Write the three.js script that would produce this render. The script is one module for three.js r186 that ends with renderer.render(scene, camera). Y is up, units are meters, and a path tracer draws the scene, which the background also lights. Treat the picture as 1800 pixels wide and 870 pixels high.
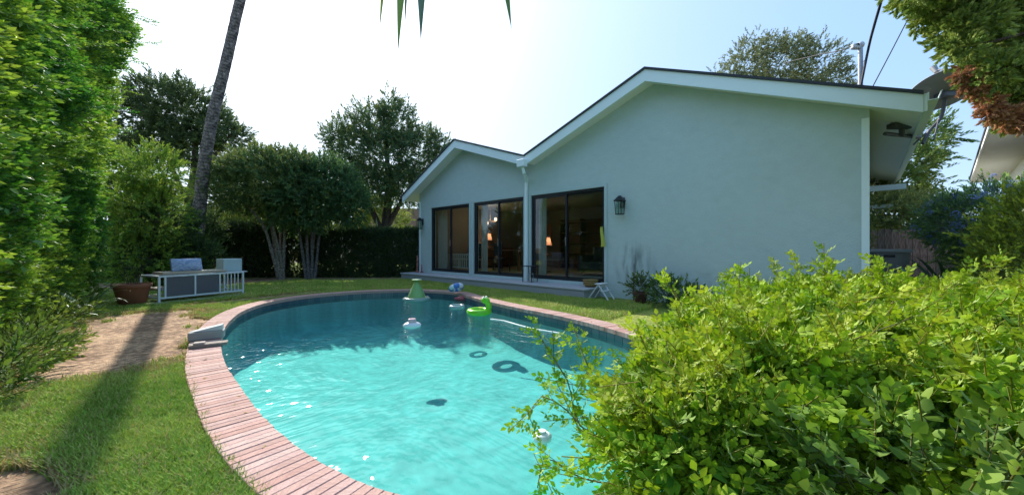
import * as THREE from 'three';
import { mergeGeometries } from 'three/addons/utils/BufferGeometryUtils.js';
import { ImprovedNoise } from 'three/addons/math/ImprovedNoise.js';
import { RoundedBoxGeometry } from 'three/addons/geometries/RoundedBoxGeometry.js';

// ---------------------------------------------------------------- camera, sky, sun, exposure
const scene = new THREE.Scene();
const EYE = 1.15, FOCAL = 660;
const camera = new THREE.PerspectiveCamera(2 * Math.atan(435 / FOCAL) * 180 / Math.PI, 1800 / 870, 0.05, 900);
camera.position.set(0, EYE, 0);
camera.lookAt(0, EYE, -10);

const SUN = new THREE.Vector3(-0.535 * Math.cos(0.663), Math.sin(0.663), -0.845 * Math.cos(0.663)).normalize();
const SKYW = 1024, SKYH = 512;
{
  const data = new Float32Array(SKYW * SKYH * 4);
  for (let j = 0; j < SKYH; j++) {
    const el = (j + 0.5) / SKYH * Math.PI - Math.PI / 2;
    for (let i = 0; i < SKYW; i++) {
      const az = ((i + 0.5) / SKYW - 0.5) * 2 * Math.PI;
      const y = Math.sin(el), x = Math.cos(el) * Math.cos(az), z = Math.cos(el) * Math.sin(az);
      const gam = Math.acos(Math.min(1, Math.max(-1, x * SUN.x + y * SUN.y + z * SUN.z))) * 180 / Math.PI;
      const h = Math.exp(-Math.max(0, y) * 4.2);
      const glow = 1.5 * Math.exp(-gam / 20) + 0.12 * Math.exp(-gam / 60);
      const o = (j * SKYW + i) * 4;
      data[o] = 0.115 + 0.29 * h + 0.92 * glow;
      data[o + 1] = 0.28 + 0.27 * h + 0.80 * glow;
      data[o + 2] = 0.56 + 0.16 * h + 0.62 * glow;
      data[o + 3] = 1;
    }
  }
  const sky = new THREE.DataTexture(data, SKYW, SKYH, THREE.RGBAFormat, THREE.FloatType);
  sky.mapping = THREE.EquirectangularReflectionMapping;
  sky.magFilter = THREE.LinearFilter; sky.minFilter = THREE.LinearFilter;
  sky.colorSpace = THREE.LinearSRGBColorSpace; sky.needsUpdate = true;
  scene.background = sky; scene.environment = sky;
}
const sun = new THREE.DirectionalLight(new THREE.Color().setRGB(1, 0.955, 0.87), 4.1);
sun.position.copy(SUN).multiplyScalar(40);
sun.castShadow = true; sun.shadow.radius = 0.9; sun.shadow.mapSize.set(4096, 4096);
Object.assign(sun.shadow.camera, { left: -25, right: 25, top: 25, bottom: -25, near: 1, far: 120 });
scene.add(sun, sun.target);

const renderer = new THREE.WebGLRenderer({ antialias: true });
renderer.setSize(1024, 494);
renderer.toneMapping = THREE.LinearToneMapping;
renderer.toneMappingExposure = 1.88;
renderer.shadowMap.enabled = true;

// ---------------------------------------------------------------- helpers
let seed = 12345;
const rnd = () => { seed = (seed + 0x6d2b79f5) | 0; let t = Math.imul(seed ^ (seed >>> 15), 1 | seed); t = (t + Math.imul(t ^ (t >>> 7), 61 | t)) ^ t; return ((t ^ (t >>> 14)) >>> 0) / 4294967296; };
const reseed = (s) => { seed = s; };
const rr = (a, b) => a + (b - a) * rnd();
const perlin = new ImprovedNoise();
const fbm = (x, y, z, n = 4) => { let s = 0, a = 0.5; for (let i = 0; i < n; i++) { s += a * perlin.noise(x, y, z); x *= 2.03; y *= 2.03; z *= 2.03; a *= 0.5; } return s; };
const V = (x, y, z) => new THREE.Vector3(x, y, z);
const at = (px, py, d) => V((px - 900) / FOCAL * d, EYE - (py - 435) / FOCAL * d, -d);
const taken = new Map();
function numbered(name) { const n = taken.get(name) ?? 0; taken.set(name, n + 1); return n ? `${name}_${String(n).padStart(3, '0')}` : name; }
function tag(o, label, category, group) { o.userData.label = label; o.userData.category = category; if (group) o.userData.group = group; return o; }
function thing(name, label, category, pos = V(0, 0, 0), turn = 0, group) {
  const g = new THREE.Group(); g.name = numbered(name); g.position.copy(pos); g.rotation.y = turn; scene.add(g);
  return tag(g, label, category, group);
}
function part(name, geo, mat, parent) {
  const m = new THREE.Mesh(Array.isArray(geo) ? mergeGeometries(geo.map((g) => g.index ? g.toNonIndexed() : g)) : geo, mat);
  m.name = parent ? name : numbered(name); m.castShadow = m.receiveShadow = true; (parent ?? scene).add(m); return m;
}
function structure(name, geo, mat) { const m = part(name, geo, mat); m.userData.kind = 'structure'; return m; }
const lin = (r, g, b) => new THREE.Color().setRGB(r, g, b);
const mat = (r, g, b, rough = 0.8, extra = {}) => new THREE.MeshPhysicalMaterial({ color: lin(r, g, b), roughness: rough, side: THREE.DoubleSide, ...extra });
const leafMat = (extra = {}) => new THREE.MeshPhysicalMaterial({ color: 0xffffff, vertexColors: true, roughness: 0.75, transmission: 0.45, thickness: 0, ior: 1.35, specularIntensity: 0.45, side: THREE.DoubleSide, ...extra });
const box = (w, h, d, x = 0, y = 0, z = 0) => { const g = new THREE.BoxGeometry(w, h, d); g.translate(x, y, z); return g; };
const rbox = (w, h, d, x = 0, y = 0, z = 0, r = 0.01, s = 2) => { const g = new RoundedBoxGeometry(w, h, d, s, r); g.translate(x, y, z); return g; };
const cyl = (r0, r1, h, x = 0, y = 0, z = 0, n = 16) => { const g = new THREE.CylinderGeometry(r0, r1, h, n); g.translate(x, y, z); return g; };
function rod(a, b, r, n = 8) {
  const dir = b.clone().sub(a), g = new THREE.CylinderGeometry(r, r, dir.length(), n);
  g.applyQuaternion(new THREE.Quaternion().setFromUnitVectors(V(0, 1, 0), dir.clone().normalize()));
  const c = a.clone().add(b).multiplyScalar(0.5); g.translate(c.x, c.y, c.z); return g;
}
// a tapering limb swept along points; rough > 0 makes it knobbly
function limb(pts, r0, r1, { seg = 14, rad = 8, rough = 0.08, ring = 0, freq = 3 } = {}) {
  const curve = new THREE.CatmullRomCurve3(pts), pos = [], nor = [], uv = [], idx = [];
  const len = curve.getLength();
  const fr = curve.computeFrenetFrames(seg);
  for (let i = 0; i <= seg; i++) {
    const t = i / seg, p = curve.getPointAt(t);
    for (let j = 0; j <= rad; j++) {
      const a = j / rad * 2 * Math.PI, c = Math.cos(a), s = Math.sin(a);
      const nrm = fr.normals[i].clone().multiplyScalar(c).addScaledVector(fr.binormals[i], s);
      let r = (r0 + (r1 - r0) * t) * (1 + rough * perlin.noise(c * 1.5 + p.x, s * 1.5 + p.z, p.y * freq));
      if (ring) r *= 1 + (i % 2 ? ring : -ring);
      pos.push(p.x + nrm.x * r, p.y + nrm.y * r, p.z + nrm.z * r); nor.push(nrm.x, nrm.y, nrm.z); uv.push(j / rad * 2 * Math.PI * r0, t * len);
    }
  }
  for (let i = 0; i < seg; i++) for (let j = 0; j < rad; j++) { const a = i * (rad + 1) + j, b = a + rad + 1; idx.push(a, b, a + 1, b, b + 1, a + 1); }
  const g = new THREE.BufferGeometry();
  g.setAttribute('position', new THREE.Float32BufferAttribute(pos, 3)); g.setAttribute('normal', new THREE.Float32BufferAttribute(nor, 3)); g.setAttribute('uv', new THREE.Float32BufferAttribute(uv, 2)); g.setIndex(idx);
  g.computeVertexNormals(); return g;
}
function noiseTexture(size, fn, srgb) {
  const d = new Uint8Array(size * size * 4);
  for (let j = 0; j < size; j++) for (let i = 0; i < size; i++) {
    const c = fn(i / size, j / size), o = (j * size + i) * 4;
    for (let k = 0; k < 3; k++) d[o + k] = Math.max(0, Math.min(255, Math.round((Array.isArray(c) ? c[k] : c) * 255)));
    d[o + 3] = 255;
  }
  const t = new THREE.DataTexture(d, size, size); t.magFilter = THREE.LinearFilter; t.minFilter = THREE.LinearFilter; t.wrapS = t.wrapT = THREE.RepeatWrapping;
  if (srgb) t.colorSpace = THREE.SRGBColorSpace; t.needsUpdate = true; return t;
}
// noise that tiles over the unit square
const tiled = (u, v, f, s = 0) => { const a = u * 2 * Math.PI, b = v * 2 * Math.PI, k = f / 6.283; return perlin.noise(Math.cos(a) * k + s, Math.sin(a) * k + Math.cos(b) * k * 1.0, Math.sin(b) * k + s * 0.7); };
const grainTex = noiseTexture(256, (u, v) => 0.5 + 0.35 * tiled(u, v, 40) + 0.3 * tiled(u, v, 90, 3) + 0.2 * (rnd() - 0.5));
const barkTex = noiseTexture(256, (u, v) => 0.5 + 0.5 * tiled(u * 1, v * 1, 26, 2) + 0.35 * Math.sin(v * 2 * Math.PI * 14 + 3 * tiled(u, v, 9)) * 0.5);
const repeat = (t, x, y) => { const c = t.clone(); c.repeat.set(x, y); c.needsUpdate = true; return c; };

// ---------------------------------------------------------------- leaves
// one leaf along +Y from the origin, folded a little along its midrib and drooping at the tip; normal towards +Z
function leaf(L, W, fold = 0.15, droop = 0.15, wide = 0.42) {
  const z = (t) => -droop * L * t * t;
  const p = [[0, 0, 0], [-W / 2, L * wide, z(wide) + fold * W], [0, L * wide, z(wide)], [W / 2, L * wide, z(wide) + fold * W], [-W * 0.3, L * 0.76, z(0.76) + fold * W * 0.6], [W * 0.3, L * 0.76, z(0.76) + fold * W * 0.6], [0, L, z(1)]];
  const f = [[0, 2, 1], [0, 3, 2], [1, 2, 4], [2, 3, 5], [4, 2, 6], [2, 5, 6]];
  const g = new THREE.BufferGeometry();
  g.setAttribute('position', new THREE.Float32BufferAttribute(p.flat(), 3));
  g.setIndex(f.flat()); g.computeVertexNormals(); return g;
}
const paint = (g, c) => { const n = g.attributes.position.count, a = new Float32Array(n * 3); for (let i = 0; i < n; i++) a.set(c, i * 3); g.setAttribute('color', new THREE.BufferAttribute(a, 3)); return g; };
const Q = (ax, ang) => new THREE.Quaternion().setFromAxisAngle(ax, ang);
// a twig along +Y carrying leaves; colours are relative tones per leaf
function sprig({ n = 10, len = 0.3, L = 0.09, W = 0.04, spread = 0.9, tipTone = [1.25, 1.15, 0.8], twig = 0.003, curl = 0.2 }) {
  const gs = [];
  for (let i = 0; i < n; i++) {
    const t = (i + 0.6) / n, s = rr(0.7, 1.15);
    const g = leaf(L * s, W * s * rr(0.85, 1.15), rr(0.05, 0.25), rr(0, 0.4));
    const q = Q(V(0, 1, 0), i * 2.4 + rr(-0.4, 0.4)).multiply(Q(V(1, 0, 0), spread * rr(0.6, 1.3) * (1 - 0.45 * t))).multiply(Q(V(0, 1, 0), rr(-0.6, 0.6)));
    g.applyQuaternion(q); g.translate(curl * len * t * t, len * t, 0);
    const k = rr(0.8, 1.2), m = t > 0.7 ? tipTone : [1, 1, 1];
    gs.push(paint(g, [k * m[0], k * m[1], k * m[2]]));
  }
  if (twig) { const g = rod(V(0, -0.05, 0), V(curl * len, len, 0), twig, 3).deleteAttribute('uv'); gs.push(paint(g, [0.8, 0.5, 0.5])); }
  return mergeGeometries(gs.map((g) => g.index ? g.toNonIndexed() : g).map((g) => { g.deleteAttribute('uv'); return g; }));
}
// pinnate leaf: pairs of leaflets along a stalk
function pinnate(n, L, W, gap) {
  const gs = [];
  for (let i = 0; i <= n; i++) for (const s of i === n ? [0] : [-1, 1]) {
    const g = leaf(L * rr(0.85, 1.1), W * rr(0.9, 1.1), 0.15, 0.2);
    g.applyQuaternion(Q(V(0, 0, 1), -s * 1.0)); g.translate(0, gap * (i + 1), -0.03 * i * gap); const k = rr(0.85, 1.15); gs.push(paint(g, [k, k, k]));
  }
  gs.push(paint(rod(V(0, 0, 0), V(0, gap * (n + 1), 0), 0.0012, 3).deleteAttribute('uv'), [0.8, 0.7, 0.6]));
  return mergeGeometries(gs.map((g) => g.index ? g.toNonIndexed() : g).map((g) => { g.deleteAttribute('uv'); return g; }));
}
const mixc = (a, b, t) => [a[0] + (b[0] - a[0]) * t, a[1] + (b[1] - a[1]) * t, a[2] + (b[2] - a[2]) * t];
// spots: [{p, dir, s}] -> one foliage part
const _m = new THREE.Matrix4(), _c = new THREE.Color();
function orient(dir, spin) { return new THREE.Quaternion().setFromUnitVectors(V(0, 1, 0), dir).multiply(Q(V(0, 1, 0), spin)); }
function foliage(name, geo, material, spots, tones, parent) {
  const im = new THREE.InstancedMesh(geo, material, spots.length);
  spots.forEach((s, i) => {
    _m.compose(s.p, orient(s.dir, rnd() * 6.283), V(s.s, s.s, s.s)); im.setMatrixAt(i, _m);
    const c = s.c ?? mixc(tones[0], tones[1], rnd()); const k = rr(0.82, 1.18); im.setColorAt(i, _c.setRGB(c[0] * k, c[1] * k, c[2] * k));
  });
  im.name = name; im.userData.kind = 'stuff'; im.castShadow = im.receiveShadow = true; im.frustumCulled = false; parent.add(im); return im;
}
function sphereDir() { const z = rr(-1, 1), a = rr(0, 6.283), r = Math.sqrt(1 - z * z); return V(r * Math.cos(a), z, r * Math.sin(a)); }
// blobs: [cx, cy, cz, rx, ry, rz] local to the tree
function crownSpots(blobs, count, { inner = 0.62, lump = 0.22, size = [0.8, 1.3], up = 0.25, rag = 0.7 } = {}) {
  const w = blobs.map((b) => (b[3] * b[4] * b[5]) ** 0.667), tot = w.reduce((a, b) => a + b, 0), out = [];
  let guard = 0;
  while (out.length < count && guard++ < count * 6) {
    let k = rnd() * tot, i = 0; while (k > w[i] && i < w.length - 1) { k -= w[i]; i++; }
    const b = blobs[i], d = sphereDir();
    const l = 1 + lump * 2.2 * perlin.noise(d.x * 2.6 + b[0] * 3, d.y * 2.6 + b[1] * 3, d.z * 2.6 + b[2] * 3);
    const r = (inner + (1.03 - inner) * Math.sqrt(rnd())) * l;
    const p = V(b[0] + d.x * r * b[3], b[1] + d.y * r * b[4], b[2] + d.z * r * b[5]);
    if (p.y < 0.05) continue;
    let deep = false;
    for (let j = 0; j < blobs.length && !deep; j++) if (j !== i) { const c = blobs[j]; deep = ((p.x - c[0]) / c[3]) ** 2 + ((p.y - c[1]) / c[4]) ** 2 + ((p.z - c[2]) / c[5]) ** 2 < 0.3; }
    if (deep) continue;
    const dir = d.clone().add(sphereDir().multiplyScalar(rag)).add(V(0, up, 0)).normalize();
    out.push({ p, dir, s: rr(size[0], size[1]) });
  }
  return out;
}
const barkMat = (r, g, b) => mat(r, g, b, 0.95, { bumpMap: repeat(barkTex, 2, 2), bumpScale: 0.02, map: repeat(barkColor, 1.5, 1.5) });
const barkColor = noiseTexture(128, (u, v) => { const k = 0.72 + 0.35 * tiled(u, v, 14) + 0.2 * (rnd() - 0.5); return [k, k * 0.98, k * 0.95]; }, true);
const LEAF = leafMat(), LEAFSHINY = leafMat({ roughness: 0.5, transmission: 0.3 });

// ---------------------------------------------------------------- pool outline (metres; x to the right, d away from the camera)
const outline = (() => {
  const pts = [[-3.50, 4.48], [-3.93, 5.09], [-4.30, 5.69], [-4.78, 6.72], [-4.95, 7.78], [-4.62, 8.70], [-3.73, 9.48], [-2.65, 9.73], [-1.40, 9.24], [-0.82, 8.25], [0, 7.04], [0.90, 5.91], [1.58, 4.62], [1.85, 3.6], [1.7, 2.6], [1.15, 1.9], [0.3, 1.58], [-0.56, 1.66], [-0.85, 1.82], [-1.22, 2.08], [-1.64, 2.44], [-2.12, 2.92], [-2.78, 3.6]];
  const curve = new THREE.CatmullRomCurve3(pts.map(([x, d]) => V(x, 0, -d)), true, 'centripetal');
  let s = curve.getSpacedPoints(400).slice(0, 400);
  for (let k = 0; k < 40; k++) s = s.map((p, i) => p.clone().multiplyScalar(0.5).addScaledVector(s[(i + 1) % 400], 0.25).addScaledVector(s[(i + 399) % 400], 0.25));
  return new THREE.CatmullRomCurve3(s, true);
})();
const NP = 300;
const ring0 = outline.getSpacedPoints(NP).slice(0, NP);
const centre = ring0.reduce((a, p) => a.add(p), V(0, 0, 0)).multiplyScalar(1 / NP);
const outward = ring0.map((p, i) => { const t = ring0[(i + 1) % NP].clone().sub(ring0[(i + NP - 1) % NP]); const n = V(t.z, 0, -t.x).normalize(); return n.dot(p.clone().sub(centre)) < 0 ? n.negate() : n; });
const offset = (o) => ring0.map((p, i) => p.clone().addScaledVector(outward[i], o));
const insidePool = (x, z, grow) => { // even-odd test against the grown outline
  let c = false; const r = grow; for (let i = 0, j = NP - 1; i < NP; j = i++) { const a = r[i], b = r[j]; if ((a.z > z) !== (b.z > z) && x < (b.x - a.x) * (z - a.z) / (b.z - a.z) + a.x) c = !c; } return c;
};
const COPING_TOP = 0.045, WATER = -0.085;

// ---------------------------------------------------------------- ground
const bare = (x, d) => { // share of bare, dry soil
  const n = fbm(x * 0.9, d * 0.9, 3.1) * 1.5 + fbm(x * 4, d * 4, 7.7) * 0.7;
  const along = (ax, ad, bx, bd, w) => { const ux = bx - ax, ud = bd - ad, t = Math.max(0, Math.min(1, ((x - ax) * ux + (d - ad) * ud) / (ux * ux + ud * ud))); return 1 - Math.hypot(x - ax - ux * t, d - ad - ud * t) / w; };
  let m = Math.max(along(-4.0, 3.8, -6.0, 6.3, 1.05), along(-5.6, 5.9, -4.7, 5.7, 0.55), along(-6.3, 7.4, -5.0, 9.6, 0.35), along(-2.2, 1.6, -2.5, 1.8, 0.25));
  m = Math.max(m, along(-9, 13.6, -3.8, 13.8, 0.9), along(-14, 10, -9, 13, 1.6));
  const spot = Math.max(0, fbm(x * 1.7, d * 1.7, 21) * 2.2 - 0.42);
  return Math.max(0, Math.min(1, Math.max(m * 1.8 + n * 0.9 - 0.1, spot)));
};
const lawnTex = (() => {
  const N = 1024; return noiseTexture(N, (u, v) => {
    const x = -20 + u * 32, d = -4 + v * 32, b = bare(x, d), g = rnd();
    const n = fbm(x * 2.2, d * 2.2, 1.5), f = 0.8 + 0.4 * g;
    const soil = mixc([0.47, 0.36, 0.27], [0.68, 0.56, 0.44], Math.max(0, Math.min(1, 0.5 + n * 1.4 + (g - 0.5) * 0.6)));
    const turf = mixc([0.44, 0.52, 0.17], [0.60, 0.60, 0.27], Math.max(0, Math.min(1, 0.4 + n * 1.3)));
    return mixc(turf, soil, b).map((c) => c * f);
  }, true);
})();
{
  const shape = new THREE.Shape([[-20, 4], [12, 4], [12, -28], [-20, -28]].map(([x, z]) => new THREE.Vector2(x, -z)));
  const hole = new THREE.Path(offset(0.12).map((p) => new THREE.Vector2(p.x, -p.z))); shape.holes.push(hole);
  const g = new THREE.ShapeGeometry(shape); const uv = g.attributes.uv, p = g.attributes.position;
  for (let i = 0; i < uv.count; i++) uv.setXY(i, (p.getX(i) + 20) / 32, (p.getY(i) + 4) / 32);
  g.rotateX(-Math.PI / 2);
  structure('lawn', g, new THREE.MeshStandardMaterial({ map: lawnTex, roughness: 1, bumpMap: repeat(grainTex, 40, 40), bumpScale: 0.02 }));
  const big = new THREE.Shape([[-350, -350], [350, -350], [350, 350], [-350, 350]].map((a) => new THREE.Vector2(...a)));
  big.holes.push(new THREE.Path(offset(0.35).map((q) => new THREE.Vector2(q.x, -q.z))));
  const gg = new THREE.ShapeGeometry(big); gg.rotateX(-Math.PI / 2); gg.translate(0, -0.03, 0);
  structure('ground', gg, mat(0.14, 0.12, 0.07, 1));
}
// ---------------------------------------------------------------- pool
const strip = (rings) => { // rings of points, closed, joined into a skin
  const pos = [], uv = [], idx = []; let v = 0;
  rings.forEach((r, k) => { if (k) v += r[0].distanceTo(rings[k - 1][0]); for (let i = 0; i <= r.length; i++) { const p = r[i % r.length]; pos.push(p.x, p.y, p.z); uv.push(i * 0.075, v); } });
  const n = rings[0].length + 1;
  for (let k = 0; k < rings.length - 1; k++) for (let i = 0; i < n - 1; i++) { const a = k * n + i, b = a + n; idx.push(a, b, a + 1, a + 1, b, b + 1); }
  const g = new THREE.BufferGeometry(); g.setAttribute('position', new THREE.Float32BufferAttribute(pos, 3)); g.setAttribute('uv', new THREE.Float32BufferAttribute(uv, 2)); g.setIndex(idx); g.computeVertexNormals(); return g;
};
const level = (pts, y) => pts.map((p) => V(p.x, y, p.z));
const pool = thing('swimming_pool', 'turquoise kidney shaped swimming pool with pink brick coping', 'swimming pool');
{
  const inset = (o, s, y) => offset(o).map((p) => V(centre.x + (p.x - centre.x) * s, y, centre.z + (p.z - centre.z) * s));
  const rings = [inset(0.006, 1, 0.0), inset(0.006, 1, -0.5), inset(-0.02, 1, -0.62), inset(-0.08, 1, -0.72), inset(-0.2, 1, -0.78)];
  for (const s of [0.8, 0.6, 0.4, 0.2, 0.003]) rings.push(inset(-0.2, s, -0.78 - 0.14 * (1 - s)));
  const g = strip(rings), p = g.attributes.position, uv = g.attributes.uv;
  for (let i = 0; i < p.count; i++) uv.setXY(i, p.getX(i) * 0.3, p.getZ(i) * 0.3);
  const plaster = noiseTexture(512, (u, v) => { const k = 0.93 + 0.1 * tiled(u, v, 12) + 0.08 * tiled(u, v, 34, 5) + 0.05 * (rnd() - 0.5); return [k, k, k * 0.99]; }, true);
  part('basin', g, mat(0.36, 0.44, 0.45, 0.8, { map: plaster }), pool);
  part('coping_bed', strip([level(offset(0.0), -0.02), level(offset(0.004), COPING_TOP - 0.004), level(offset(0.275), COPING_TOP - 0.004), level(offset(0.28), -0.06)]), mat(0.47, 0.31, 0.26, 0.95, { bumpMap: grainTex, bumpScale: 0.006 }), pool);
  // bricks: chamfered, radial
  const L = outline.getLength(), NB = 396, wB = L / NB;
  const brickGeo = (() => {
    const w = wB * 0.965, l = 0.292, h = 0.06, c = 0.0035, mk = (ww, ll, y) => [[-ww / 2, y, -ll / 2], [ww / 2, y, -ll / 2], [ww / 2, y, ll / 2], [-ww / 2, y, ll / 2]];
    const lay = [mk(w, l, -h), mk(w, l, -c), mk(w - 2 * c, l - 2 * c, 0)], pos = [];
    const quad = (a, b, d, e) => pos.push(...a, ...b, ...d, ...a, ...d, ...e);
    for (let k = 0; k < 2; k++) for (let i = 0; i < 4; i++) quad(lay[k][i], lay[k + 1][i], lay[k + 1][(i + 1) % 4], lay[k][(i + 1) % 4]);
    quad(lay[2][0], lay[2][3], lay[2][2], lay[2][1]);
    const g2 = new THREE.BufferGeometry(); g2.setAttribute('position', new THREE.Float32BufferAttribute(pos, 3));
    const u2 = []; for (let i = 0; i < pos.length; i += 3) u2.push(pos[i] * 4 + 0.5, pos[i + 2] * 4 + 0.5); g2.setAttribute('uv', new THREE.Float32BufferAttribute(u2, 2)); g2.computeVertexNormals(); return g2;
  })();
  const brickSkin = noiseTexture(128, (u, v) => { const k = 0.88 + 0.10 * tiled(u, v, 22, 4) + 0.16 * (rnd() - 0.5); return [k, k, k]; }, true);
  const brickMats = [[0.56, 0.335, 0.275], [0.60, 0.39, 0.33], [0.51, 0.28, 0.225], [0.59, 0.37, 0.32], [0.53, 0.33, 0.285], [0.58, 0.33, 0.27], [0.49, 0.29, 0.24], [0.62, 0.42, 0.36]].map((c) => mat(...c, 0.85, { map: brickSkin, bumpMap: brickSkin, bumpScale: 0.003 }));
  reseed(77);
  const order = [...Array(NB).keys()].map((i) => [i, outline.getPointAt((i + 0.5) / NB).length()]).sort((a, b) => a[1] - b[1]), far = new Set(order.slice(296).map((a) => a[0])), farGeos = [];
  for (let i = 0; i < NB; i++) {
    const t = (i + 0.5) / NB, p = outline.getPointAt(t), tan = outline.getTangentAt(t), n = V(tan.z, 0, -tan.x); if (n.dot(p.clone().sub(centre)) < 0) n.negate();
    const bm = brickMats[Math.floor(rnd() * 8)], b = far.has(i) ? new THREE.Object3D() : part('coping_brick', brickGeo, bm, pool);
    b.position.copy(p).addScaledVector(n, 0.13 + rr(-0.003, 0.003)); b.position.y = COPING_TOP + rr(-0.002, 0.002);
    b.rotation.y = Math.atan2(n.x, n.z) + rr(-0.01, 0.01);
    if (far.has(i)) { b.updateMatrix(); farGeos.push(brickGeo.clone().applyMatrix4(b.matrix)); }
  }
  part('far_coping_bricks', farGeos, brickMats[0], pool).userData.kind = 'stuff';
  // waterline tiles
  const NT = 146, wT = L / NT, tileGeo = box(wT - 0.006, 0.15, 0.008);
  const tileMats = [[0.07, 0.10, 0.125], [0.085, 0.115, 0.135], [0.06, 0.085, 0.11], [0.10, 0.12, 0.135]].map((c) => mat(...c, 0.25));
  for (let i = 0; i < NT; i++) {
    const t = (i + 0.5) / NT, p = outline.getPointAt(t), tan = outline.getTangentAt(t), n = V(tan.z, 0, -tan.x); if (n.dot(p.clone().sub(centre)) < 0) n.negate();
    const b = part('waterline_tile', tileGeo, tileMats[Math.floor(rnd() * 4)], pool);
    b.position.copy(p).addScaledVector(n, 0.0005); b.position.y = -0.092; b.rotation.y = Math.atan2(n.x, n.z);
  }
}
{
  const rip = noiseTexture(1024, (u, v) => 0.5 + 0.26 * tiled(u, v, 16) + 0.20 * tiled(u, v, 38, 5) + 0.11 * tiled(u, v, 82, 9));
  const s = new THREE.Shape(offset(0.002).map((p) => new THREE.Vector2(p.x, -p.z)));
  const g = new THREE.ShapeGeometry(s); const p = g.attributes.position, uv = g.attributes.uv;
  for (let i = 0; i < p.count; i++) uv.setXY(i, p.getX(i) / 3.2, p.getY(i) / 3.2);
  g.rotateX(-Math.PI / 2); g.translate(0, WATER, 0);
  structure('water', g, new THREE.MeshPhysicalMaterial({ color: lin(0.47, 0.94, 0.90), transmission: 1, thickness: 0, roughness: 0.05, ior: 1.33, specularIntensity: 0.6, bumpMap: rip, bumpScale: 0.024, side: THREE.DoubleSide }));
}

// ---------------------------------------------------------------- house (u along the wall, y up, z into the house)
const HC = V(5.41, 0, -5.67), HTURN = Math.atan2(0.688, -0.7256);
const house = thing('house', 'long pale mint house with two gables and black framed sliding doors beside the pool', 'house', HC, HTURN);
const toHouse = (u, y, z) => V(u, y, z).applyAxisAngle(V(0, 1, 0), HTURN).add(HC);
const stucco = noiseTexture(512, (u, v) => { const k = 0.95 + 0.025 * tiled(u, v, 9, 2) + 0.03 * tiled(u, v, 30, 6) + 0.03 * (rnd() - 0.5); return [k * 0.995, k, k]; }, true);
const WALL = mat(0.55, 0.65, 0.62, 0.9, { map: repeat(stucco, 0.3, 0.3), bumpMap: repeat(grainTex, 1.6, 1.6), bumpScale: 0.004 });
const frontTex = noiseTexture(1024, (u, v) => {
  const x = u * 12.5, y = v * 5;
  let k = 0.95 + 0.03 * fbm(x * 0.9, y * 0.9, 4) + 0.03 * fbm(x * 5, y * 9, 7) + 0.03 * (rnd() - 0.5);
  const st = Math.max(0, 1 - Math.hypot((x - 3.75) / 0.55, (y - 0.75) / 0.6)), bl = Math.max(0, 1 - Math.hypot((x - 2.2) / 1.6, (y - 0.35) / 0.4));
  k -= Math.max(0, fbm(x * 9, y * 1.6, 2) + 0.12) * 0.9 * st + Math.max(0, fbm(x * 4, y * 4, 9) + 0.1) * 0.5 * bl;
  k -= Math.max(0, fbm(x * 2.2, y * 2.2, 31) - 0.22) * 0.1;
  return [k, k, k];
}, true);
const WALLFRONT = mat(0.55, 0.65, 0.62, 0.9, { map: repeat(frontTex, 1 / 12.5, 1 / 5), bumpMap: repeat(grainTex, 1.6, 1.6), bumpScale: 0.005 });
const TRIM = mat(0.76, 0.85, 0.83, 0.55);
const SOFFIT = mat(0.84, 0.83, 0.80, 0.7);
const BLACK = mat(0.015, 0.017, 0.02, 0.4);
const SHINGLE = mat(0.05, 0.055, 0.065, 0.95, { bumpMap: repeat(grainTex, 2, 2), bumpScale: 0.01 });
const GLASS = new THREE.MeshPhysicalMaterial({ color: lin(0.86, 0.92, 0.89), transmission: 1, thickness: 0, roughness: 0.01, ior: 1.5, side: THREE.DoubleSide });
const ROOF = [[-0.52, 3.24], [3.32, 4.83], [6.62, 3.60], [9.60, 4.62], [12.78, 3.12]];
const HW = 12.25, HD = 9, OV = 0.42;
const roofAt = (u) => { for (let i = 0; i < 4; i++) { const [a, h] = ROOF[i], [b, k] = ROOF[i + 1]; if (u <= b) return h + (k - h) * (u - a) / (b - a); } return 3.1; };
const DOORS = [[4.48, 6.73], [7.0, 9.13], [9.35, 11.48]];
const SILL = 0.31, HEAD = 2.57;
const under = (u) => roofAt(u) - 0.22;
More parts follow.
